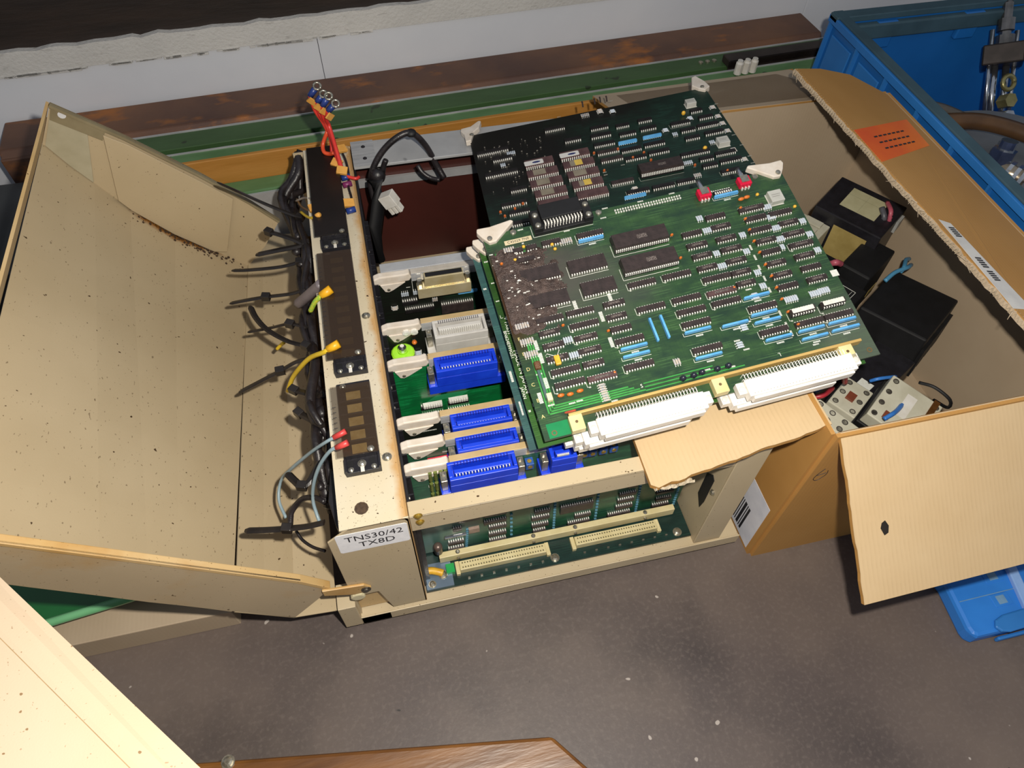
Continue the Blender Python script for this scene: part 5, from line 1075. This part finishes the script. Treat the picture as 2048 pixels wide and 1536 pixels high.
def tie(label, pts, head, w=.0024):
    """cable tie: flat strap with a ratchet head (head = index of the point where the head sits)"""
    t = thing('cable_tie', label, 'cable tie', Matrix.Translation((0, 0, 0)), 'cable ties on the black harness')
    q = spl(pts, 6); w *= 1.25
    MB().tube(q, [w * (.55 if i == 0 else 1) for i in range(len(q))], 0, 6, True, .45).build('strap', TIE, t, smooth=False)
    h = Vector(pts[head]); d = (Vector(pts[min(head+1, len(pts)-1)]) - Vector(pts[max(head-1, 0)])); a = math.atan2(d.y, d.x)
    MB().box(-.0042, .0042, -.0035, .0035, -.0032, .0036, 0, TR(h.x, h.y, h.z, a)).build('ratchet_head', TIE, t, bevel=.0006)
    return t
tie('long straight black cable tie tail lying over the far rim of the cover', [(-0.1476, 0.6338, 0.225), (-0.1314, 0.6402, 0.205), (-0.1062, 0.6379, 0.185), (-0.0774, 0.6216, 0.178)], 3)
tie('short black cable tie with a bulky head, second from the top of the harness', [(-0.1104, 0.6077, 0.176), (-0.099, 0.5983, 0.178), (-0.0841, 0.5863, 0.179), (-0.0737, 0.5776, 0.178)], 0, .0030)
tie('dark brown cable tie tail pointing left, third from the top of the harness', [(-0.1254, 0.5811, 0.171), (-0.1055, 0.5786, 0.175), (-0.085, 0.5781, 0.177), (-0.0736, 0.5791, 0.178)], 3, .0034)
tie('straight black cable tie with rounded tip, fourth from the top of the harness', [(-0.1524, 0.5754, 0.16), (-0.1335, 0.568, 0.164), (-0.1026, 0.5606, 0.169), (-0.0816, 0.5582, 0.174), (-0.0738, 0.5574, 0.176)], 3)
tie('black cable tie with a small raised clip midway, fifth from the top of the harness', [(-0.1564, 0.5359, 0.153), (-0.1407, 0.5329, 0.157), (-0.1193, 0.5294, 0.161), (-0.0946, 0.5215, 0.168), (-0.078, 0.519, 0.174)], 2)
tie('curved grey-black cable tie arching down and right in the middle of the harness', [(-0.1365, 0.5263, 0.155), (-0.1302, 0.506, 0.158), (-0.1188, 0.4842, 0.162), (-0.0999, 0.4618, 0.167), (-0.0824, 0.4468, 0.173)], 4)
tie('short dark cable tie stub pointing left below the curved tie', [(-0.1404, 0.4976, 0.149), (-0.128, 0.4941, 0.153), (-0.115, 0.4901, 0.158), (-0.0968, 0.4837, 0.166), (-0.0805, 0.4712, 0.171)], 3, .0020)
tie('long straight brown cable tie tail slanting down left, below the yellow wire', [(-0.1519, 0.4321, 0.14), (-0.1304, 0.4337, 0.149), (-0.1099, 0.4348, 0.158), (-0.0936, 0.4356, 0.166), (-0.0791, 0.4332, 0.171)], 2)
tie('black cable tie with an open head facing left, above the lowest terminal block', [(-0.0981, 0.4085, 0.16), (-0.0869, 0.399, 0.165), (-0.0741, 0.3885, 0.171)], 0, .0030)
tie('black cable tie buckle lying against the harness beside the lowest terminal block', [(-0.0954, 0.3837, 0.158), (-0.0853, 0.3709, 0.164), (-0.073, 0.3561, 0.171)], 0, .0030)
tie('loose black cable tie head hanging by the two blue-grey wires', [(-0.1084, 0.3246, 0.158), (-0.1019, 0.3143, 0.16), (-0.0959, 0.3066, 0.163), (-0.0879, 0.3098, 0.166), (-0.079, 0.3213, 0.17)], 2, .0028)
tie('black cable tie with a long tail and a loop, lowest on the harness', [(-0.1454, 0.284, 0.149), (-0.129, 0.2794, 0.152), (-0.111, 0.2748, 0.156), (-0.0953, 0.2706, 0.161), (-0.0802, 0.2679, 0.167)], 2, .0026)
wire('wire_end', 'thin black wire loop rising from the lowest cable tie', [(-0.1156, 0.2942, 0.122), (-0.1116, 0.3037, 0.13), (-0.1005, 0.3076, 0.14), (-0.0891, 0.3029, 0.146), (-0.081, 0.2962, 0.148)], .0026, HB_, 'wire')
wire('wire_end', 'thin black wire end curving down right from the lowest cable tie', [(-0.1112, 0.2895, 0.12), (-0.1067, 0.281, 0.118), (-0.0985, 0.2719, 0.12), (-0.0877, 0.2632, 0.126)], .0014, HB_, 'wire')
BGW = mat('blue_grey_wire', '#8fa3ab', '#7f949e', 60, .38); RSL = mat('red_sleeve', '#d6504a', '#c23c3c', 60, .4)
def lug_wire(label, pts, r, m, sleeve, n=6):
    t = thing('terminal_wire', label, 'wire', Matrix.Translation((0, 0, 0)))
    MB().tube(spl(pts, n), r, 0, 7).build('insulated_wire', m, t, smooth=True)
    a, b_ = Vector(pts[0]), Vector(pts[1]); d = (a - b_).normalized()
    MB().tube([tuple(a - d*.003), tuple(a + d*.008)], r*1.7, 0, 8).build('sleeve', sleeve, t, smooth=True)
    return t
lug_wire('upper blue-grey wire with red sleeve looping out of the lowest terminal block', [(-0.0574, 0.3128, 0.217), (-0.0666, 0.3118, 0.213), (-0.0831, 0.3194, 0.19), (-0.1055, 0.3296, 0.155), (-0.1196, 0.3349, 0.13), (-0.1242, 0.3223, 0.12), (-0.1194, 0.3047, 0.118)], .0014, BGW, RSL)
lug_wire('lower blue-grey wire with red sleeve from the lowest terminal block', [(-0.0563, 0.3029, 0.217), (-0.0644, 0.3036, 0.212), (-0.0753, 0.3034, 0.195), (-0.0842, 0.3007, 0.175), (-0.0894, 0.2963, 0.155), (-0.0887, 0.2873, 0.145), (-0.0867, 0.2792, 0.142)], .0015, BGW, RSL)
YW = mat('yellow_wire', '#e0c030', '#d2b024', 60, .4); YS = mat('yellow_sleeve', '#e8b020', '#d89c18', 60, .4); GS = mat('green_stripe', '#4fae3c', '#429a30', 60, .4)
lug_wire('yellow wire with yellow sleeve at the lower end of the middle terminal block', [(-0.055, 0.4017, 0.217), (-0.0614, 0.4011, 0.214), (-0.0761, 0.4123, 0.196), (-0.0903, 0.4219, 0.172), (-0.1011, 0.4295, 0.15), (-0.1093, 0.4319, 0.13)], .0022, YW, YS)
lug_wire('yellow and green striped wire end at the middle terminal block', [(-0.0561, 0.4656, 0.217), (-0.0601, 0.4647, 0.215), (-0.0658, 0.4663, 0.208), (-0.0724, 0.4686, 0.195)], .0024, mat('green_yellow_wire', '#6fc04a', '#d8c83a', 500, .4), YS)
wire('wire_end', 'yellow wire tip under the curved cable tie', [(-0.1202, 0.4971, 0.118), (-0.1148, 0.4963, 0.124), (-0.1105, 0.4936, 0.13)], .0018, YW)
wire('sleeved_cable', 'grey sleeved cable stub slanting up to the middle terminal block', [(-0.0873, 0.5044, 0.17), (-0.0747, 0.4932, 0.19), (-0.0641, 0.4851, 0.206), (-0.0582, 0.4817, 0.214)], .0052, mat('grey_sleeve', '#7b7276', '#6a6266', 60, .4), 'cable')
lug_wire('thin yellow wire at the left of the black covered terminal block', [(-0.0564, 0.5764, 0.214), (-0.0624, 0.5842, 0.206), (-0.0685, 0.6005, 0.196), (-0.0747, 0.6203, 0.186)], .0014, YW, mat('paper_tag', '#d9a04c', '#c89040', 80, .5))
wire('wire_end', 'thin brown wire beside the yellow one at the black covered block', [(-0.0572, 0.585, 0.212), (-0.0659, 0.6046, 0.2), (-0.0735, 0.6249, 0.19), (-0.0777, 0.6423, 0.186)], .0012, mat('brown_wire', '#7a5a34', '#6a4c2a', 60, .4))
wire('wire_end', 'thin grey wire running left from the black covered terminal block', [(-0.0606, 0.6136, 0.206), (-0.0689, 0.6295, 0.196), (-0.0789, 0.6392, 0.186)], .0012, mat('grey_wire2', '#8a8078', '#766c64', 60, .4))
o = MB().box(-.0045, .0045, -.004, .004, 0, .003, 0, TR(*(-0.0587, 0.5944, 0.209), .2, .3)).build('wire_tag', MATS['paper_tag']); tag(o, 'small orange paper tag at the left of the black covered block', 'tag')
# red bundle with ring lugs rising behind
TAG = MATS['paper_tag']; RW = mat('bright_red_wire', '#d23a30', '#b92a26', 60, .35); LB = mat('blue_crimp', '#27408a', '#1e3270', 60, .35)
lugs = [(-0.034, 0.69, 0.2825), (-0.0292, 0.685, 0.2762), (-0.0245, 0.68, 0.2765), (-0.019, 0.675, 0.2706)]
bars = [(-0.043, 0.69, 0.2727), (-0.0372, 0.685, 0.2684), (-0.0324, 0.68, 0.2664), (-0.0279, 0.675, 0.2633)]
mids = [(-0.0353, 0.688, 0.2409), (-0.0333, 0.685, 0.2414), (-0.0319, 0.682, 0.242), (-0.0299, 0.679, 0.2425)]
ends = [(-0.0335, 0.6727, 0.212), (-0.0283, 0.6503, 0.216), (-0.0258, 0.6429, 0.216), (-0.0244, 0.6394, 0.214)]
for k in range(4):
    t = thing('ring_lug_wire', 'red wire with blue crimped ring lug above the post, ' + ('leftmost', 'second', 'third', 'rightmost')[k] + ' of four', 'wire', Matrix.Translation((0, 0, 0)), 'red wires with ring lugs')
    L_, B_, M_, E_ = (Vector(lugs[k]), Vector(bars[k]), Vector(mids[k]), Vector(ends[k]))
    MB().tube(spl([tuple(B_), tuple(B_.lerp(M_, .5) + Vector((-.002, 0, 0))), tuple(M_), tuple(M_.lerp(E_, .5) + Vector((.003 - k*.001, 0, 0))), tuple(E_)], 5), .0021, 0, 7).build('insulated_wire', RW, t, smooth=True)
    MB().tube([tuple(L_.lerp(B_, .25)), tuple(B_)], .0032, 0, 8).build('crimp_barrel', LB, t, smooth=True)
    dd = (L_ - B_).normalized(); ring = []
    nn = Vector((.1, -.6, .8)).normalized(); a1 = dd.cross(nn).normalized(); a2 = nn.cross(a1)
    MB().tube([tuple(L_ + a1*.0036*math.cos(2*math.pi*j/12) + a2*.0036*math.sin(2*math.pi*j/12)) for j in range(13)], .0013, 0, 5).build('ring', STEEL, t, smooth=True)
    MB().box(-.0045, .0045, -.0008, .0008, -.0035, .0035, 0, TR(*(B_ + Vector((.001, -.004, -.004))), .3*k, .4, .8)).build('paper_tag', TAG, t)
wire('loop_wire', 'red wire loop bulging left of the red bundle above the black covered block', [(-0.0331, 0.684, 0.2349), (-0.0404, 0.68, 0.2228), (-0.0407, 0.672, 0.2185), (-0.0349, 0.668, 0.218), (-0.0304, 0.664, 0.2214)], .0022, mat('orange_red_wire', '#d8502c', '#c44424', 60, .35), 'wire')
wire('lead_wire', 'thin black wire along the right side of the black covered terminal block', [(-0.0231, 0.6784, 0.214), (-0.0197, 0.661, 0.212), (-0.0189, 0.6407, 0.209), (-0.0211, 0.6227, 0.209), (-0.0198, 0.6037, 0.209), (-0.0205, 0.5891, 0.21)], .0011, HB_)
wire('lead_wire', 'short red wire with a bare end pointing right of the post', [(-0.0248, 0.6388, 0.212), (-0.0191, 0.6347, 0.211), (-0.0123, 0.6321, 0.21), (-0.009, 0.6353, 0.209)], .0018, RW)
for k, (q, m_, lb) in enumerate(zip([(-0.0292, 0.6522, 0.216), (-0.0252, 0.6385, 0.216), (-0.0236, 0.5917, 0.211), (-0.0229, 0.6741, 0.217)], (TAG,)*4, ('upper orange tag at the right edge of the black covered block', 'second orange tag at the right edge of the black covered block', 'orange tag above the blue crimp on the post plate', 'orange tag on the red wires at the top of the black covered block'))):
    o = MB().box(-.0055, .0055, -.0045, .0045, 0, .0035, 0, TR(*q, -.5 + .3*k, .3, .2)).build('wire_tag', m_, bevel=.0005); tag(o, lb, 'tag')
for q, lb in zip([(-0.027, 0.6352, 0.21), (-0.0268, 0.5831, 0.209), (-0.0266, 0.6247, 0.209)], ('upper blue crimp lug beside the black covered block', 'lower blue crimp lug on the post plate', 'small purple crimp lug between the two blue ones')):
    o = MB().tube([q, (q[0] + .009, q[1] + .002, q[2])], .0032, 0, 8).build('crimp_lug', LB if 'purple' not in lb else mat('purple_crimp', '#7a2a5a', '#6a2450', 60, .4), smooth=True); tag(o, lb, 'lug')
# black cable loop with white plug in the empty rear of the cage
cl = thing('plug_cable', 'black cable looping up behind the cage with a white plug hanging inside', 'cable', Matrix.Translation((0, 0, 0)))
MB().tube(spl([(0.006, 0.64, 0.1515), (0.0016, 0.65, 0.1756), (0.0038, 0.655, 0.1948), (0.0168, 0.66, 0.2149), (0.0349, 0.662, 0.2307), (0.0525, 0.664, 0.2342), (0.0661, 0.664, 0.2175), (0.0761, 0.662, 0.1931), (0.083, 0.655, 0.1785)], 6), .0034, 0, 9).build('cable', HB_, cl, smooth=True)
MB().tube(spl([(0.0164, 0.655, 0.1962), (0.0192, 0.655, 0.2054), (0.0221, 0.655, 0.2114)], 4), .003, 0, 8).tube(spl([(0.0554, 0.66, 0.1964), (0.0596, 0.655, 0.1895), (0.0679, 0.65, 0.1846), (0.0771, 0.645, 0.1843)], 4), .0026, 0, 8).build('cable_branch', HB_, cl, smooth=True)
MB().ball((0.0105, 0.652, 0.1947), .009, .008, .009, 0, 9, 6).build('knot', HB_, cl, smooth=True)
MB().ball((0.0525, 0.664, 0.2342), .006, .006, .004, 0, 9, 6).build('tape_wrap', BLKM, cl, smooth=True)
MB().tube([(0.0081, 0.645, 0.1951), (0.0077, 0.64, 0.1723), (-0.0003, 0.63, 0.1467), (-0.0044, 0.62, 0.1034)], .008, 0, 9).build('cable_trunk', BLKM, cl, smooth=True)
pa, pb = Vector((0.0149, 0.63, 0.1871)), Vector((0.0264, 0.625, 0.166))
d_ = (pb - pa).normalized(); M_ = Matrix.Translation(pa) @ d_.to_track_quat('X', 'Y').to_matrix().to_4x4()
L_ = (pb - pa).length
b = MB().box(0, L_*.62, -.008, .008, -.006, .006, 0, M_)
for k in range(3): b.box(L_*.60, L_, -.0075 + k*.0054, -.0035 + k*.0054, -.0035, .0045, 0, M_)
b.build('plug', WHT, cl, bevel=.0006)

# ------------------------------------------------------------------ blue crates
CB = mat('crate_blue', '#1c66ae', '#17579a', 7, .42, 0, .06); CBL = mat('crate_blue_light', '#2f79c4', '#286db4', 12, .45); CBD = mat('crate_rim_teal', '#3b5560', '#2f4650', 20, .6)  # rim and inner ledge are a darker grey teal than the walls
cr = thing('storage_crate', 'large blue plastic crate behind the carton holding hydraulic parts', 'crate', Matrix.Translation((0, 0, 0)))
KX0, KX1, KY0, KY1, KZ = .622, 1.06, .20, .815, .236
MB().box(KX0 + .006, KX0 + .011, KY0, KY1, 0, KZ - .003).build('left_wall', CB, cr)
MB().box(KX0 + .011, KX1, KY1 - .016, KY1 - .012, 0, KZ - .008).build('rear_wall', CB, cr)
MB().box(KX1 - .004, KX1, KY0, KY1 - .012, 0, KZ - .008).build('right_wall', CB, cr)
MB().box(KX0 + .011, KX1 - .004, KY0, KY0 + .004, 0, KZ - .008).build('front_wall', CB, cr)
MB().box(KX0 + .011, KX1 - .004, KY0 + .004, KY1 - .016, .010, .014).build('crate_floor', CB, cr)
MB().box(KX0 + .003, KX0 + .017, KY0, KY1, KZ - .003, KZ).box(KX0, KX1, KY1 - .018, KY1 - .001, KZ - .008, KZ - .0002).build('rim', CBD, cr, bevel=.001)
MB().box(KX0, KX0 + .006, KY0, KY1, KZ - .012, KZ - .003).build('outer_band', CBL, cr, bevel=.0006)
for k in range(9):
    yy = KY1 - .004 - k*.068; MB().box(KX0, KX0 + .006, yy - .003, yy, .02, KZ - .012).build('wall_rib', CBL, cr)
    if k < 8: MB().box(KX0 + .0035, KX0 + .006, yy - .058, yy - .010, .10, KZ - .024).build('wall_panel', CBL, cr, bevel=.001)
MB().box(KX0, KX0 + .006, KY0, KY1, .115, .121).build('wall_rib', CB, cr)
for k in range(3): MB().box(KX0 + .06 + k*.13, KX0 + .09 + k*.13, KY1 - .024, KY1 - .016, KZ - .045, KZ - .009).build('inner_gusset', CB, cr, bevel=.002)
MB().box(KX0 + .016, KX1, KY1 - .026, KY1 - .016, KZ - .030, KZ - .010).build('inner_ledge', CBD, cr, bevel=.002)
hv = thing('hydraulic_valve', 'chromed hydraulic valve block with tie rods and top fitting, in the blue crate', 'valve', Matrix.Translation((0, 0, 0)))
v0, v1 = Vector((0.8574, 0.69, 0.1118)), Vector((0.8686, 0.755, 0.1845))
ax = (v1 - v0).normalized(); sd = Vector((1, 0, 0)); sd = (sd - ax * sd.dot(ax)).normalized()
for k in (-.020, -.011, .007, .019): MB().cyl(tuple(v0 + sd*k), tuple(v1 + sd*k + ax*.030 * (abs(k) > .015)), .0045 if abs(k) < .015 else .0030, 0, 12).build('tie_rod', CHROME, hv, smooth=True)
b = MB().tube([tuple(v1 - ax*.016), tuple(v1 + ax*.010)], .034, 0, 4).build('end_block', mat('dark_steel', '#3a3330', '#2a2523', 40, .35, .6), hv, bevel=.002)
MB().lathe(tuple(v1 + ax*.010), tuple(ax), [(0, .012), (.013, .012), (.014, .007), (.018, .007), (.019, .0105), (.034, .0105), (.035, .0065), (.054, .0065), (.056, .005)], 0, 14).build('top_fitting', mat('dark_chrome', '#6a6764', '#8a8784', 60, .22, .9), hv, smooth=False)
fn = sd.cross(ax); fn = -fn if fn.y > 0 else fn
q = v0.lerp(v1, .60) + fn*.014; MB().tube([tuple(q + sd*.009*math.cos(2*math.pi*j/16) + ax*.009*math.sin(2*math.pi*j/16)) for j in range(17)], .0032, 0, 8).build('ring_port', mat('olive_brass', '#a9a070', '#8f8658', 60, .3, .7), hv, smooth=True)
for k in range(2): MB().tube([tuple(v0.lerp(v1, .36 - .22*k) + fn*.006), tuple(v0.lerp(v1, .36 - .22*k) + fn*.022)], .0095, 0, 6).build('hex_plug', (MATS['olive_brass'], CHROME)[k], hv)
pl = thing('flange_plate', 'grey metal flange plate with bolt, lying in the blue crate', 'plate', Matrix.Translation((0, 0, 0)))
c0 = Vector((0.7667, 0.5667, 0.15))
MB().lathe(tuple(c0), (0, 0, 1), [(0, .108), (.012, .108), (.013, .106)], 0, 40).build('plate', mat('cast_grey', '#7f8388', '#70747a', 12, .38, .5, .1), pl)
MB().lathe((c0.x + .02, c0.y, .0145), (0, 0, 1), [(0, .060), (.03, .062), (.05, .045), (c0.z - .0145, .050)], 0, 28).build('pump_housing', MATS['dark_steel'], pl)
MB().ball(tuple(c0 + Vector((-.062, .038, .014))), .013, .013, .009, 0, 12, 8).build('dome_nut', CHROME, pl, smooth=True)
ft = thing('pipe_fitting', 'chrome elbow pipe fitting with hexagon nuts on the grey plate', 'fitting', Matrix.Translation((0, 0, 0)))
f0 = Vector((0.7174, 0.5477, 0.175)); f1 = Vector((0.734, 0.519, 0.175))
MB().tube([tuple(f0 + Vector((0, 0, -.008))), tuple(f0 + Vector((.004, .006, .020)))], .014, 0, 6).build('hex_nut', CHROME, ft)
MB().tube([tuple(f0 + Vector((.004, .006, .020))), tuple(f0 + Vector((.005, .008, .030)))], .009, 0, 12).build('threaded_end', CHROME, ft)
MB().tube(spl([tuple(f0), tuple(f0.lerp(f1, .4) + Vector((0, -.004, .002))), tuple(f1)], 5), .010, 0, 12).build('elbow', mat('warm_chrome', '#b5a58f', '#94866f', 60, .22, .85), ft, smooth=True)
for k in (.35, .62, .85): MB().tube([tuple(f0.lerp(f1, k)), tuple(f0.lerp(f1, k + .13))], .0145, 0, 6).build('hex_nut', CHROME, ft)
MB().tube([tuple(f0 + Vector((-.024, -.006, -.004))), tuple(f0 + Vector((-.004, -.008, -.002)))], .0115, 0, 6).build('hex_nut', CHROME, ft)
wire('hydraulic_hose', 'grey hydraulic hose curving along the crate wall', [(0.6839, 0.6581, 0.19), (0.707, 0.6549, 0.185), (0.727, 0.6434, 0.18), (0.7445, 0.6282, 0.175)], .007, mat('hose_grey', '#5b5650', '#4b4742', 60, .45), 'hose')
wire('pipe', 'brown bent pipe lying across the blue crate', [(0.6788, 0.6305, 0.185), (0.6995, 0.6248, 0.188), (0.7299, 0.6186, 0.188), (0.7574, 0.6066, 0.186), (0.7868, 0.5859, 0.182), (0.8074, 0.5563, 0.18)], .010, mat('brown_pipe', '#5a3f24', '#4a331c', 40, .4), 'pipe')
# small blue crate on the floor at lower right
c2_ = thing('storage_crate', 'small blue plastic crate lying bottom up on the floor below the carton flap', 'crate', Matrix.Translation((0, 0, 0)))
MB().prism([(0.4804, 0.0954), (0.4757, 0.0993), (0.4747, 0.1057), (0.4758, 0.1146), (0.4791, 0.1467)] + [(.470, .205), (.74, .205), (.74, .0920)], 0, .02).build('crate_shell', mat('crate_blue_bright', '#2f7fd8', '#276fc4', 14, .4), c2_, bevel=.004)
CB2 = MATS['crate_blue_bright']; CSL = mat('slot_blue', '#7aa0c0', '#5f88ac', 60, .5)
for (xx, yy) in [(0.5289, 0.1448), (0.5234, 0.122)]:
    q = MB().box(xx - .010, xx + .009, yy - .006, yy + .006, .0195, .0206).build('slot_frame', CB2, c2_, bevel=.0004)
    MB().box(xx - .005, xx + .004, yy - .004, yy + .004, .0206, .0209).build('slot', CSL, q)
xx, yy = (0.5331, 0.1036)
MB().prism([(xx - .034, yy - .004), (xx - .030, yy - .009), (xx - .022, yy - .011), (xx + .06, yy - .008), (xx + .06, yy + .008), (xx - .020, yy + .005), (xx - .030, yy + .002)], .0195, .0235).build('grip_tab', CBL, c2_, bevel=.0015)
MB().box(.505, .74, .0900, .0935, .002, .010).build('bottom_flange', CBL, c2_, bevel=.002)
a0, a1 = Vector((0.5468, 0.1555, 0.025)), Vector((0.5351, 0.1, 0.025))
b = MB().slab([tuple(a0), tuple(a0 + Vector((.010, 0, 0))), tuple(a1 + Vector((.010, 0, 0))), tuple(a1)], (0, 0, 1), -.0055, 0); b.build('pale_edge_strip', mat('pale_blue_rim', '#8fb2e6', '#7ba2da', 30, .4), c2_, bevel=.001)
MB().box(.482, .74, .1285, .1293, .02, .0204).build('mould_line', MATS['slot_blue'], c2_)
